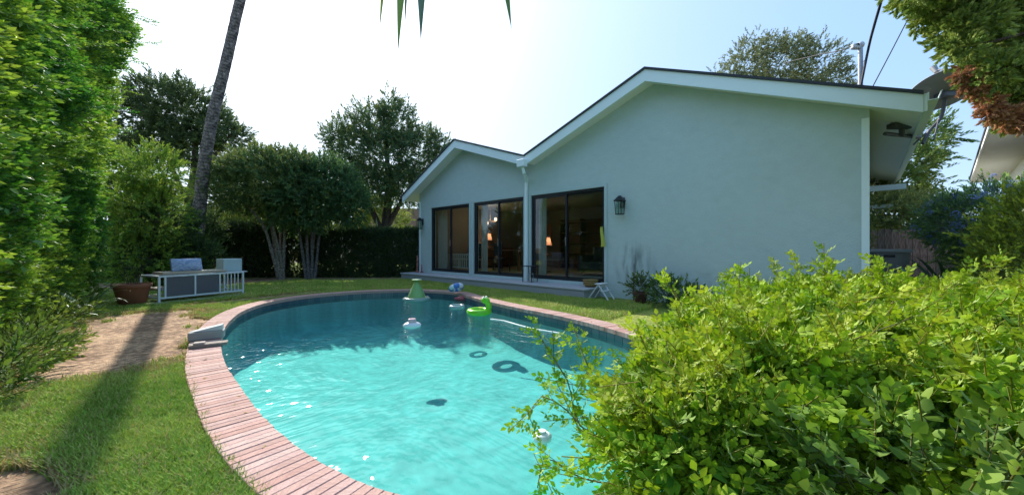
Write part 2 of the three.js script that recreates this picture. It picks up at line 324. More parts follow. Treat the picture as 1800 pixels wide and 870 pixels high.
{
  const s = new THREE.Shape([[0, -0.1], [HW, -0.1], [HW, under(HW)], [9.6, under(9.6)], [6.62, under(6.62)], [3.32, under(3.32)], [0, under(0)]].map((a) => new THREE.Vector2(...a)));
  for (const [a, b] of DOORS) s.holes.push(new THREE.Path([[a, SILL], [b, SILL], [b, HEAD], [a, HEAD]].map((q) => new THREE.Vector2(...q))));
  part('front_wall', new THREE.ExtrudeGeometry(s, { depth: 0.2, bevelEnabled: false }), WALLFRONT, house);
  part('side_wall', box(0.2, under(0.1) + 0.08, HD - 0.2, 0.1, (under(0.1) - 0.12) / 2, HD / 2 + 0.1), WALL, house);
  part('side_wall', box(0.2, under(HW - 0.1) + 0.08, HD - 0.2, HW - 0.1, (under(HW - 0.1) - 0.12) / 2, HD / 2 + 0.1), WALL, house);
  const bs = new THREE.Shape([[0, -0.1], [HW, -0.1], [HW, under(HW)], [9.6, under(9.6)], [6.62, under(6.62)], [3.32, under(3.32)], [0, under(0)]].map((a) => new THREE.Vector2(...a)));
  const bg = new THREE.ExtrudeGeometry(bs, { depth: 0.2, bevelEnabled: false }); bg.translate(0, 0, HD); part('back_wall', bg, WALL, house);
  // roof slopes: a shingle deck over a soffit; rake fascia along the front edge
  for (let i = 0; i < 4; i++) {
    const [a, ha] = ROOF[i], [b, hb] = ROOF[i + 1];
    const quad = (t0, t1, z0, z1) => { const q = new THREE.Shape([[a, ha - t0], [b, hb - t0], [b, hb - t1], [a, ha - t1]].map((c) => new THREE.Vector2(...c))); const g = new THREE.ExtrudeGeometry(q, { depth: z1 - z0, bevelEnabled: false }); g.translate(0, 0, z0); return g; };
    const deck = part('roof_slope', quad(-0.0, 0.045, -OV - 0.03, HD + 0.6), SHINGLE, house);
    part('soffit', quad(0.047, 0.215, -OV + 0.04, HD + 0.58), SOFFIT, deck);
    part('fascia', quad(0.047, 0.285, -OV, -OV + 0.038), TRIM, deck);
  }
  // right eave fascia, gutter
  part('eave_fascia', box(0.035, 0.24, HD + 1.0, -0.54, 3.085, HD / 2 + 0.09), TRIM, house);
  const gs = new THREE.Shape([[0, 0], [0.10, 0], [0.13, 0.11], [0.12, 0.11], [0.092, 0.012], [0.012, 0.012], [0.012, 0.11], [0, 0.11]].map((c) => new THREE.Vector2(-c[0], c[1])));
  const gg = new THREE.ExtrudeGeometry(gs, { depth: HD + 1.0, bevelEnabled: false }); gg.translate(-0.56, 3.10, -OV + 0.005); part('gutter', gg, TRIM, house);
  const gl = gg.clone(); gl.scale(-1, 1, 1); gl.translate(12.26 - 0.0, -0.1, 0); part('gutter', gl, TRIM, house);
  // valley scupper and downspout
  const ds = 6.87;
  const tube = (pts) => pts.slice(1).map((p, i) => { const a = V(...pts[i]), b = V(...p), d = b.clone().sub(a), g = rbox(0.085, d.length() + 0.05, 0.075, 0, 0, 0, 0.012); g.applyQuaternion(new THREE.Quaternion().setFromUnitVectors(V(0, 1, 0), d.clone().normalize())); const c = a.add(b).multiplyScalar(0.5); g.translate(c.x, c.y, c.z); return g; });
  part('scupper', [rbox(0.26, 0.2, 0.16, 6.62, 3.36, -OV - 0.08, 0.02)], TRIM, house);
  part('downspout', tube([[6.62, 3.28, -OV - 0.06], [6.60, 3.12, -OV - 0.02], [6.80, 3.02, -0.12], [6.865, 2.95, -0.05], [6.865, 0.2, -0.05]]), TRIM, house);
  // corner boards
  part('corner_board', box(0.09, 3.1, 0.02, 0.045, 1.56, -0.012), TRIM, house);
  part('corner_board', box(0.09, 2.85, 0.02, HW - 0.045, 1.44, -0.012), TRIM, house);
  // sliding doors
  for (const [k, [a, b]] of DOORS.entries()) {
    const w = b - a, fr = 0.055, m = (a + b) / 2, H = HEAD - SILL;
    const outer = [box(w, fr, 0.11, m, HEAD - fr / 2, 0.075), box(w, 0.05, 0.13, m, SILL + 0.025, 0.075), box(fr, H - 0.1, 0.11, a + fr / 2, SILL + H / 2, 0.075), box(fr, H - 0.1, 0.11, b - fr / 2, SILL + H / 2, 0.075)];
    const d = part('sliding_door', outer, BLACK, house);
    for (const s of [0, 1]) {
      const x0 = s ? m - 0.03 : a + fr + 0.002, x1 = s ? b - fr - 0.002 : m + 0.03, z = s ? 0.055 : 0.10, y0 = SILL + 0.052, y1 = HEAD - fr - 0.002, st = 0.045;
      part('door_leaf', [box(x1 - x0, st, 0.035, (x0 + x1) / 2, y0 + st / 2, z), box(x1 - x0, st, 0.035, (x0 + x1) / 2, y1 - st / 2, z), box(st, y1 - y0 - 2 * st, 0.035, x0 + st / 2, (y0 + y1) / 2, z), box(st, y1 - y0 - 2 * st, 0.035, x1 - st / 2, (y0 + y1) / 2, z)], BLACK, d);
      part('pane', box(x1 - x0 - 2 * st, y1 - y0 - 2 * st, 0.001, (x0 + x1) / 2, (y0 + y1) / 2, z), GLASS, d);
      if (s) part('handle', [rbox(0.02, 0.22, 0.03, x0 + 0.022, 1.3, z - 0.032, 0.006)], mat(0.3, 0.3, 0.3, 0.35, { metalness: 0.8 }), d);
    }
    // jamb casing
    part('door_casing', [box(0.07, H + 0.06, 0.018, a - 0.037, SILL + H / 2 + 0.03, -0.0105), box(0.07, H + 0.06, 0.018, b + 0.037, SILL + H / 2 + 0.03, -0.0105), box(w + 0.004, 0.07, 0.018, m, HEAD + 0.037, -0.0105)], WALL, house);
  }
  // concrete step under the doors
  const conc = mat(0.40, 0.40, 0.40, 0.9, { bumpMap: grainTex, bumpScale: 0.004, map: repeat(stucco, 0.6, 0.6) });
  part('step', [rbox(7.75, 0.24, 0.72, 8.45, 0.065, -0.362, 0.015)], conc, house);
  part('step_nosing', [rbox(7.85, 0.045, 0.74, 8.45, 0.21, -0.374, 0.012)], mat(0.47, 0.47, 0.48, 0.85, { map: repeat(stucco, 0.6, 0.6) }), house);
  // room behind the doors
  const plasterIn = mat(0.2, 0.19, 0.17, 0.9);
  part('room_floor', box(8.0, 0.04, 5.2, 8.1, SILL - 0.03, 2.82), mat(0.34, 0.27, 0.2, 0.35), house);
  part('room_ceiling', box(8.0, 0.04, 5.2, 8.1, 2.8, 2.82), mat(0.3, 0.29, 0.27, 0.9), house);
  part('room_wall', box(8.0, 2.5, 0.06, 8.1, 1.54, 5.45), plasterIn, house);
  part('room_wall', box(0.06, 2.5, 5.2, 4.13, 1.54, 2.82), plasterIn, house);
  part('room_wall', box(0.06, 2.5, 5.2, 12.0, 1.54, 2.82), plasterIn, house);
  // beam and ledge on the side wall, seen below the right eave
  part('side_beam', [box(0.62, 0.12, 0.14, -0.31, 2.55, 4.6)], TRIM, house);
  part('side_beam', [box(0.5, 0.1, 0.14, -0.25, 2.32, 7.2)], TRIM, house);
}
console.log('house done');
// ---------------------------------------------------------------- inside the room
{
  const wood = mat(0.13, 0.06, 0.03, 0.5), dark = mat(0.03, 0.028, 0.03, 0.6), cream = mat(0.55, 0.5, 0.42, 0.9);
  const inRoom = (name, label, cat, u, z, turn = 0, group) => thing(name, label, cat, toHouse(u, SILL - 0.009, z), HTURN + turn, group);
  const tb = inRoom('dining_table', 'dark wooden dining table behind the middle sliding door', 'table', 9.9, 2.4);
  part('table_top', rbox(1.9, 0.05, 0.95, 0, 0.74, 0, 0.012), wood, tb);
  for (const [x, z] of [[-0.85, -0.38], [0.85, -0.38], [-0.85, 0.38], [0.85, 0.38]]) part('leg', rbox(0.07, 0.72, 0.07, x, 0.36, z, 0.008), wood, tb);
  const chair = (u, z, turn, label) => {
    const c = inRoom('dining_chair', label, 'chair', u, z, turn, 'dining chairs');
    part('seat', rbox(0.45, 0.06, 0.44, 0, 0.46, 0, 0.02), dark, c); part('backrest', rbox(0.43, 0.45, 0.035, 0, 0.78, 0.21, 0.015), dark, c);
    for (const [x, zz] of [[-0.19, -0.18], [0.19, -0.18], [-0.19, 0.2], [0.19, 0.2]]) part('leg', rbox(0.035, 0.44, 0.035, x, 0.22, zz, 0.006), dark, c);
  };
  chair(9.5, 1.65, Math.PI, 'dark dining chair on the door side of the table, nearer the downspout'); chair(10.35, 1.65, Math.PI, 'dark dining chair on the door side of the table, nearer the left door');
  const sofa = inRoom('indoor_sofa', 'dark grey sofa behind the right sliding door', 'sofa', 5.4, 2.3, Math.PI);
  part('seat', rbox(1.9, 0.24, 0.85, 0, 0.3, 0, 0.05), mat(0.05, 0.05, 0.055, 0.95), sofa); part('backrest', rbox(1.9, 0.5, 0.22, 0, 0.62, -0.34, 0.06), mat(0.05, 0.05, 0.055, 0.95), sofa);
  for (const x of [-1.0, 1.0]) part('armrest', rbox(0.18, 0.55, 0.85, x, 0.33, 0, 0.05), mat(0.045, 0.045, 0.05, 0.95), sofa);
  part('foot', [box(1.8, 0.18, 0.7, 0, 0.09, 0)], wood, sofa);
  const rug = part('rug', rbox(2.4, 0.012, 1.3, 0, 0.006, 0, 0.004), cream); rug.position.copy(toHouse(5.6, SILL - 0.008, 0.95)); rug.rotation.y = HTURN; tag(rug, 'pale rug on the floor just inside the right door', 'rug');
  const cab = inRoom('wall_cabinet', 'tall dark shelf unit against the back wall seen through the right door', 'cabinet', 8.4, 5.15);
  part('carcass', [box(2.0, 2.0, 0.04, 0, 1.0, 0.2), box(0.04, 2.0, 0.4, -0.98, 1.0, 0), box(0.04, 2.0, 0.4, 0.98, 1.0, 0), box(0.04, 2.0, 0.4, 0, 1.0, 0)], wood, cab);
  for (let k = 0; k < 5; k++) part('shelf', box(1.9, 0.03, 0.38, 0, 0.2 + k * 0.42, 0), wood, cab);
  const pic = part('framed_picture', [box(0.9, 0.7, 0.03)], mat(0.3, 0.16, 0.1, 0.6)); pic.position.copy(toHouse(10.6, 1.85, 5.39)); pic.rotation.y = HTURN; tag(pic, 'brown framed picture on the back wall', 'picture');
  // lit lamps
  const glow = (r, g, b, k) => new THREE.MeshStandardMaterial({ color: lin(0.8, 0.7, 0.6), emissive: lin(r, g, b), emissiveIntensity: k });
  const lamp = (p, power) => { const l = new THREE.PointLight(lin(1, 0.7, 0.42), power, 0, 2); l.position.copy(p); l.castShadow = true; l.shadow.radius = 2; scene.add(l); };
  const ch = thing('chandelier', 'brass chandelier with three lit bulbs behind the middle door', 'chandelier', toHouse(10.7, 2.78, 2.2), HTURN);
  part('stem', rod(V(0, 0, 0), V(0, -0.6, 0), 0.012), mat(0.5, 0.3, 0.12, 0.4, { metalness: 0.8 }), ch);
  part('arm', [rod(V(-0.3, -0.62, 0), V(0.3, -0.62, 0), 0.014), rod(V(0, -0.62, -0.2), V(0, -0.62, 0.2), 0.014)], mat(0.5, 0.3, 0.12, 0.4, { metalness: 0.8 }), ch);
  for (const x of [-0.29, 0, 0.29]) { const g = new THREE.SphereGeometry(0.055, 14, 10); g.scale(1, 1.35, 1); g.translate(x, -0.55 + (x ? 0 : -0.14), x ? 0 : -0.18); part('bulb', g, glow(1, 0.62, 0.42, 1.6), ch); }
  lamp(toHouse(10.7, 2.23, 1.9), 0.55);
  const tl = (u, z, y, label) => {
    const t = thing('table_lamp', label, 'lamp', toHouse(u, y, z), HTURN, 'table lamps');
    part('base', [cyl(0.08, 0.1, 0.03, 0, 0.015, 0), cyl(0.035, 0.06, 0.3, 0, 0.18, 0)], mat(0.35, 0.2, 0.14, 0.4), t);
    part('lamp_shade', [new THREE.CylinderGeometry(0.15, 0.22, 0.28, 24, 1, true).translate(0, 0.46, 0)], new THREE.MeshPhysicalMaterial({ color: lin(0.75, 0.42, 0.32), roughness: 1, transmission: 0.5, thickness: 0, emissive: lin(0.8, 0.32, 0.2), emissiveIntensity: 0.1, side: THREE.DoubleSide }), t);
    part('bulb', new THREE.SphereGeometry(0.035, 12, 8).translate(0, 0.46, 0), glow(1, 0.7, 0.45, 0.7), t);
    lamp(toHouse(u, y + 0.46, z), 0.25);
  };
  const sb = inRoom('sideboard', 'low dark sideboard along the left wall of the dining room', 'sideboard', 11.7, 3.2, Math.PI / 2);
  part('body', rbox(2.2, 0.75, 0.45, 0, 0.46, 0, 0.01), wood, sb); part('plinth', box(2.0, 0.09, 0.4, 0, 0.045, 0), dark, sb);
  tl(11.6, 2.85, SILL + 0.828, 'lit pinkish lamp on the sideboard behind the middle door');
  const st = inRoom('side_table', 'round side table between the dark sofa and the dining table', 'table', 8.2, 2.5);
  part('table_top', cyl(0.26, 0.26, 0.03, 0, 0.585, 0, 24), wood, st); part('leg', cyl(0.03, 0.03, 0.56, 0, 0.29, 0), wood, st); part('base', cyl(0.18, 0.18, 0.02, 0, 0.01, 0, 20), wood, st);
  tl(8.2, 2.5, SILL + 0.592, 'lit pinkish lamp on the round side table by the sofa');
  // white slatted room divider and curtains behind the left door
  const cot = inRoom('slatted_bench', 'white slatted bench just inside the left sliding door', 'bench', 10.7, 0.75);
  part('rail', [box(1.4, 0.04, 0.05, 0, 0.6, 0), box(1.4, 0.04, 0.05, 0, 0.12, 0)], cream, cot);
  for (let k = 0; k < 12; k++) part('slat', box(0.045, 0.44, 0.02, -0.66 + k * 0.12, 0.36, 0), cream, cot);
  part('leg', box(0.05, 0.6, 0.05, -0.72, 0.3, 0), cream, cot); part('leg', box(0.05, 0.6, 0.05, 0.72, 0.3, 0), cream, cot); part('seat', box(1.4, 0.03, 0.4, 0, 0.42, 0.23), cream, cot);
  part('leg', box(0.05, 0.41, 0.05, -0.66, 0.2, 0.4), cream, cot); part('leg', box(0.05, 0.41, 0.05, 0.66, 0.2, 0.4), cream, cot);
  const curtain = (u, w, label) => {
    const g = new THREE.PlaneGeometry(w, 2.4, 60, 1), p = g.attributes.position; for (let i = 0; i < p.count; i++) p.setZ(i, 0.045 * Math.sin(p.getX(i) * 48)); g.computeVertexNormals();
    const m = part('curtain', g, mat(0.55, 0.53, 0.48, 1, { transmission: 0.35, thickness: 0 })); m.position.copy(toHouse(u, 1.52, 0.34)); m.rotation.y = HTURN; tag(m, label, 'curtain', 'door curtains');
  };
  curtain(11.25, 0.45, 'pale pleated curtain at the far left edge of the left door'); curtain(6.6, 0.25, 'pale narrow curtain at the left edge of the right door'); curtain(9.0, 0.22, 'pale narrow curtain at the left edge of the middle door');
}
// ---------------------------------------------------------------- things on and by the house wall
function lantern(u, y, label) {
  const t = thing('wall_lantern', label, 'wall lantern', toHouse(u, y, -0.001), HTURN, 'wall lanterns');
  part('backplate', rbox(0.11, 0.24, 0.02, 0, 0.1, -0.012, 0.005), BLACK, t);
  part('arm', [rod(V(0, 0.17, -0.02), V(0, 0.22, -0.13), 0.012)], BLACK, t);
  part('cap', [new THREE.CylinderGeometry(0.03, 0.13, 0.1, 4, 1).rotateY(Math.PI / 4).translate(0, 0.2, -0.14), box(0.2, 0.02, 0.2, 0, 0.14, -0.14)], BLACK, t);
  const post = []; for (const [x, z] of [[-1, -1], [1, -1], [-1, 1], [1, 1]]) post.push(rod(V(x * 0.085, 0.13, -0.14 + z * 0.085), V(x * 0.065, -0.15, -0.14 + z * 0.065), 0.008, 6));
  part('cage', [...post, box(0.15, 0.02, 0.15, 0, -0.16, -0.14)], BLACK, t);
  for (const [x, z, r] of [[0, -0.07, 0], [0, 0.07, 0], [-0.07, 0, 1], [0.07, 0, 1]]) { const g = box(0.13, 0.26, 0.001); if (r) g.rotateY(Math.PI / 2); g.translate(x, -0.015, -0.14 + z); part('pane', g, GLASS, t); }
}
lantern(4.02, 2.05, 'black wall lantern right of the right sliding door'); lantern(12.03, 2.0, 'black wall lantern at the far left corner of the house');
{
  const STEP = 0.2335;
  // yellow towel hanging at the right door jamb
  const g = new THREE.PlaneGeometry(0.16, 0.46, 12, 16), p = g.attributes.position;
  for (let i = 0; i < p.count; i++) { const y = p.getY(i); p.setZ(i, -0.02 * Math.sin(p.getX(i) * 60 + y * 3)); p.setX(i, p.getX(i) * (0.55 + 0.6 * (0.25 - y)) + 0.02 * Math.sin(y * 9)); } g.computeVertexNormals();
  const t = thing('towel', 'yellow green towel hanging from a hook at the right edge of the right door', 'towel', toHouse(4.50, 1.4, -0.06), HTURN);
  part('cloth', g, mat(0.50, 0.52, 0.10, 1), t);
  part('hook', [rod(V(0, 0.24, 0.06), V(0, 0.24, -0.01), 0.008), rod(V(0, 0.24, -0.01), V(0, 0.28, -0.02), 0.008)], BLACK, t);
  // wicker basket
  const b = thing('wicker_basket', 'round tan wicker basket on the right end of the step', 'basket', toHouse(4.72, STEP, -0.22));
  part('bowl', [new THREE.LatheGeometry([[0.001, 0], [0.12, 0], [0.16, 0.08], [0.17, 0.17], [0.155, 0.17], [0.14, 0.08], [0.1, 0.02], [0.001, 0.02]].map((a) => new THREE.Vector2(...a)), 24)], mat(0.34, 0.23, 0.08, 0.95, { bumpMap: repeat(grainTex, 3, 1), bumpScale: 0.02 }), b);
  for (let k = 0; k < 3; k++) part('rim', new THREE.TorusGeometry(0.165 + 0.003 * k, 0.012, 6, 24).rotateX(Math.PI / 2).translate(0, 0.06 + 0.05 * k, 0), mat(0.30, 0.2, 0.07, 0.95), b);
  // white A-shaped folding stool
  const s = thing('folding_stool', 'white folding step stool standing like a letter A at the step end', 'stool', toHouse(4.30, 0, -0.45), HTURN);
  const W = mat(0.72, 0.74, 0.74, 0.5);
  for (const z of [-0.13, 0.13]) { part('leg', [rod(V(-0.24, 0.015, z), V(0, 0.34, z), 0.016)], W, s); part('leg', [rod(V(0.24, 0.015, z), V(0, 0.34, z), 0.016)], W, s); }
  part('tread', [rbox(0.1, 0.02, 0.3, -0.11, 0.2, 0, 0.006)], W, s); part('tread', [rbox(0.16, 0.02, 0.32, 0, 0.35, 0, 0.006)], W, s);
  // black little table
  const bt = thing('patio_side_table', 'small black metal table on the step by the downspout', 'table', toHouse(6.55, STEP, -0.26), HTURN);
  part('table_top', rbox(0.36, 0.02, 0.3, 0, 0.42, 0, 0.005), BLACK, bt); for (const [x, z] of [[-0.15, -0.12], [0.15, -0.12], [-0.15, 0.12], [0.15, 0.12]]) part('leg', rod(V(x, 0, z), V(x, 0.42, z), 0.011), BLACK, bt);
  const lt = thing('candle_lantern', 'grey candle lantern under the small black table', 'lantern', toHouse(6.5, STEP, -0.28), HTURN);
  part('body', [rbox(0.1, 0.02, 0.1, 0, 0.01, 0, 0.004), rbox(0.1, 0.02, 0.1, 0, 0.22, 0, 0.004), ...[[-1, -1], [1, -1], [-1, 1], [1, 1]].map(([x, z]) => rod(V(x * 0.042, 0.015, z * 0.042), V(x * 0.042, 0.215, z * 0.042), 0.006))], mat(0.3, 0.3, 0.32, 0.6), lt); part('candle', cyl(0.025, 0.025, 0.1, 0, 0.07, 0), mat(0.7, 0.66, 0.55, 0.6), lt);
  // three candle sticks at the left end
  [[12.15, -0.16, 0.62, [0.30, 0.08, 0.06], 'tallest thin red brown candlestick at the left end of the step'], [12.0, -0.26, 0.36, [0.35, 0.12, 0.1], 'medium red candlestick at the left end of the step'], [11.82, -0.18, 0.30, [0.28, 0.06, 0.06], 'shortest dark red candlestick at the left end of the step']].forEach(([u, z, h, c, l]) => {
    const k = thing('candlestick', l, 'candlestick', toHouse(u, STEP, z), 0, 'candlesticks on the step'); const m = mat(...c, 0.5);
    part('foot', [new THREE.LatheGeometry([[0.001, 0], [0.07, 0], [0.06, 0.03], [0.02, 0.06], [0.018, h * 0.6], [0.035, h * 0.66], [0.001, h * 0.67]].map((a) => new THREE.Vector2(...a)), 16)], m, k); part('candle', cyl(0.02, 0.02, h * 0.33, 0, h * 0.835, 0), mat(0.5, 0.2, 0.16, 0.6), k);
  });
  // thin dark pipe stub
  const pp = thing('garden_tap', 'thin dark standpipe against the wall right of the step', 'tap', toHouse(3.72, 0, -0.08), HTURN);
  part('pipe', rod(V(0, 0, 0), V(0, 0.42, 0), 0.014), BLACK, pp); part('spout', [rod(V(0, 0.38, 0), V(0, 0.36, -0.1), 0.012), rod(V(0, 0.42, 0), V(0, 0.45, 0), 0.02)], BLACK, pp);
}
// ---------------------------------------------------------------- plants: small pots by the wall
function bush(name, label, cat, base, blobs, count, geo, tones, opts = {}, material = LEAF, stems = 5, group) {
  const t = thing(name, label, cat, base, 0, group);
  const sm = opts.stem ?? STEM;
  for (let k = 0; k < stems; k++) { const b = blobs[k % blobs.length], a = rr(0, 6.283); part('stem', limb([V(rr(-0.05, 0.05), -0.01, rr(-0.05, 0.05)), V(b[0] * 0.5 + 0.1 * Math.cos(a), b[1] * 0.5, b[2] * 0.5 + 0.1 * Math.sin(a)), V(b[0] + b[3] * 0.5 * Math.cos(a), b[1] + b[4] * 0.3, b[2] + b[5] * 0.5 * Math.sin(a))], opts.r0 ?? 0.02, 0.006, { seg: 6, rad: 5 }), sm, t); }
  foliage('foliage', geo, material, crownSpots(blobs, count, opts), tones, t);
  return t;
}
const STEM = barkMat(0.16, 0.12, 0.08);
reseed(501);
const sprigSmall = sprig({ n: 12, len: 0.2, L: 0.06, W: 0.028 });
const sprigMid = sprig({ n: 12, len: 0.32, L: 0.11, W: 0.05, tipTone: [1.3, 1.15, 0.85] });
const sprigBroad = sprig({ n: 10, len: 0.34, L: 0.15, W: 0.07, spread: 1.1, tipTone: [1.25, 1.1, 0.9] });
const sprigRed = sprig({ n: 12, len: 0.36, L: 0.12, W: 0.045, tipTone: [1.5, 1.05, 0.85] });
bush('wall_shrub', 'dark leafy shrub against the house wall behind the rose bush', 'shrub', toHouse(2.6, 0, -0.35), [[0, 0.2, 0, 0.2, 0.2, 0.16], [0.25, 0.14, 0, 0.16, 0.13, 0.14], [-0.35, 0.25, 0, 0.2, 0.23, 0.15]], 170, sprigSmall, [[0.08, 0.16, 0.05], [0.14, 0.24, 0.06]]);
{
  const t = thing('flower_pot', 'dark red brown clay pot with a small plant by the wall', 'flower pot', toHouse(3.42, 0, -0.4));
  part('pot', new THREE.LatheGeometry([[0.001, 0], [0.1, 0], [0.14, 0.2], [0.155, 0.2], [0.155, 0.235], [0.13, 0.235], [0.12, 0.19], [0.001, 0.19]].map((a) => new THREE.Vector2(...a)), 24), mat(0.13, 0.05, 0.04, 0.8), t);
  foliage('foliage', sprigSmall, LEAF, crownSpots([[0, 0.32, 0, 0.16, 0.12, 0.16]], 50, { inner: 0.2 }), [[0.10, 0.17, 0.04], [0.16, 0.22, 0.06]], t);
}
// ---------------------------------------------------------------- pool toys and slabs
{
  const wy = WATER;
  const onWater = (px, py) => { const d = (EYE - wy) * FOCAL / (py - 435); return V((px - 900) / FOCAL * d, wy, -d); };
  const LIME = mat(0.20, 0.62, 0.02, 0.3, { transmission: 0.2, thickness: 0 });
  const tent = thing('cone_float', 'pale green cone shaped float with a clear base ring in the shaded water', 'pool float', onWater(732, 527));
  part('cone', new THREE.LatheGeometry([[0.23, 0.02], [0.2, 0.1], [0.13, 0.26], [0.06, 0.4], [0.015, 0.47], [0.001, 0.475]].map((a) => new THREE.Vector2(...a)), 10), mat(0.30, 0.52, 0.18, 0.45, { transmission: 0.35, thickness: 0 }), tent);
  part('base_ring', new THREE.TorusGeometry(0.27, 0.055, 10, 28).rotateX(Math.PI / 2).translate(0, 0.015, 0), mat(0.40, 0.55, 0.50, 0.25, { transmission: 0.5, thickness: 0 }), tent);
  part('tip', [cyl(0.12, 0.12, 0.012, 0, 0.475, 0, 12)], mat(0.4, 0.55, 0.3, 0.5), tent);
  const frog = thing('inflatable_ring', 'lime green inflatable swim ring with an upright animal head', 'pool float', onWater(842, 551), -0.5); frog.scale.set(0.88, 0.82, 0.88);
  part('ring', new THREE.TorusGeometry(0.2, 0.07, 12, 28).rotateX(Math.PI / 2).translate(0, 0.045, 0), LIME, frog);
  part('stripe', new THREE.TorusGeometry(0.2, 0.072, 10, 5, 0.35).rotateX(Math.PI / 2).rotateY(2.2).translate(0, 0.045, 0), mat(0.6, 0.6, 0.06, 0.35), frog);
  const nk = limb([V(0.17, 0.05, -0.06), V(0.2, 0.17, -0.07), V(0.17, 0.27, -0.06)], 0.07, 0.06, { seg: 8, rad: 10, rough: 0 }); const hd = new THREE.SphereGeometry(0.085, 16, 12); hd.scale(1.25, 0.85, 0.9); hd.translate(0.13, 0.3, -0.05);
  const h = part('head', [nk, hd], LIME, frog);
  for (const z of [-0.1, 0.0]) part('eye', new THREE.SphereGeometry(0.026, 10, 8).translate(0.12, 0.37, z), mat(0.75, 0.75, 0.7, 0.3), h);
  // ball and rings by the far right coping
  const onCoping = (px, py) => { const d = (EYE - COPING_TOP) * FOCAL / (py - 435); return V((px - 900) / FOCAL * d, COPING_TOP + 0.002, -d); };
  const br = thing('swim_ring', 'small white and blue inflatable ring lying at the far right pool edge', 'pool float', onCoping(802, 516), 0.6);
  for (let k = 0; k < 8; k++) part('segment', new THREE.TorusGeometry(0.13, 0.06, 10, 6, Math.PI / 4).rotateZ(k * Math.PI / 4).rotateX(Math.PI / 2 - 0.5).translate(0, 0.14, 0), k % 2 ? mat(0.65, 0.7, 0.75, 0.35) : mat(0.05, 0.17, 0.5, 0.35), br);
  const rd = thing('folded_float', 'dark red folded swim float below the small blue ring', 'pool float', onWater(812, 527), 0.3);
  const rg = new THREE.SphereGeometry(0.16, 16, 10); rg.scale(1.2, 0.35, 0.7); part('body', rg.translate(0, 0.03, 0), mat(0.30, 0.05, 0.06, 0.4), rd); part('valve', cyl(0.015, 0.015, 0.03, 0.05, 0.09, 0), mat(0.7, 0.7, 0.7, 0.4), rd);
  const cr = thing('clear_ring', 'pale grey see-through swim ring floating by the far right edge', 'pool float', onWater(803, 541), 0);
  part('ring', new THREE.TorusGeometry(0.13, 0.04, 10, 24).rotateX(Math.PI / 2).translate(0, 0.02, 0), mat(0.45, 0.6, 0.6, 0.2, { transmission: 0.6, thickness: 0 }), cr); part('valve', cyl(0.01, 0.01, 0.02, 0.13, 0.065, 0), mat(0.7, 0.7, 0.7, 0.4), cr);
  const wt = thing('floating_toy', 'small white and pink floating toy boat in the shadow line of the pool', 'pool toy', onWater(724, 574), 0.3);
  const hull = new THREE.SphereGeometry(0.14, 18, 10); hull.scale(1, 0.4, 0.6); part('hull', hull.translate(0, 0.02, 0), mat(0.72, 0.7, 0.72, 0.4), wt); part('cabin', rbox(0.12, 0.07, 0.09, 0, 0.09, 0, 0.02), mat(0.6, 0.38, 0.40, 0.4), wt);
  const rp = thing('floating_rope', 'thin white rope floating along the house side of the pool', 'rope', V(0, 0, 0));
  const rpts = [[862, 561], [885, 564], [910, 571], [938, 578], [985, 586]].map(([x, y]) => onWater(x, y));
  part('line', new THREE.TubeGeometry(new THREE.CatmullRomCurve3(rpts), 40, 0.011, 6), mat(0.75, 0.78, 0.76, 0.6), rp);
  const dp = thing('chlorine_dispenser', 'round white floating chlorine dispenser beside the rose branches', 'dispenser', onWater(953, 772));
  part('body', new THREE.LatheGeometry([[0.001, -0.06], [0.03, -0.06], [0.035, -0.01], [0.06, 0.0], [0.062, 0.025], [0.045, 0.04], [0.03, 0.042], [0.001, 0.045]].map((a) => new THREE.Vector2(...a)), 28), mat(0.72, 0.8, 0.78, 0.4), dp); part('lid', cyl(0.025, 0.027, 0.014, 0, 0.05, 0, 20), mat(0.66, 0.76, 0.76, 0.4), dp);
  // stone slabs across the left coping
  const SL = mat(0.44, 0.43, 0.40, 0.9, { map: repeat(stucco, 1.5, 1.5), bumpMap: grainTex, bumpScale: 0.006 });
  const s1 = thing('stone_block', 'thick grey stone block lying across the left coping', 'stone block', at(363, 592, 4.55).setY(COPING_TOP + 0.003), 0.55);
  part('block', rbox(0.34, 0.095, 0.17, 0, 0.048, 0, 0.01), SL, s1);
  const wedge = new THREE.Shape([[-0.13, 0], [0.15, 0], [0.15, 0.055]].map((a) => new THREE.Vector2(...a))); part('wedge', new THREE.ExtrudeGeometry(wedge, { depth: 0.12, bevelEnabled: true, bevelSize: 0.004, bevelThickness: 0.004 }).translate(0, 0.101, -0.06), mat(0.55, 0.56, 0.54, 0.85), s1);
  const s2 = thing('stone_slab', 'thin brown grey stone slab in front of the thick stone block', 'stone slab', at(366, 612, 4.2).setY(COPING_TOP + 0.003), 0.55);
  part('slab', rbox(0.34, 0.035, 0.12, 0, 0.018, 0, 0.006), mat(0.36, 0.30, 0.25, 0.9, { bumpMap: grainTex, bumpScale: 0.006 }), s2); part('chip', rbox(0.1, 0.02, 0.08, -0.08, 0.046, 0.01, 0.005), mat(0.4, 0.35, 0.3, 0.9), s2);
}
let makeStrap;
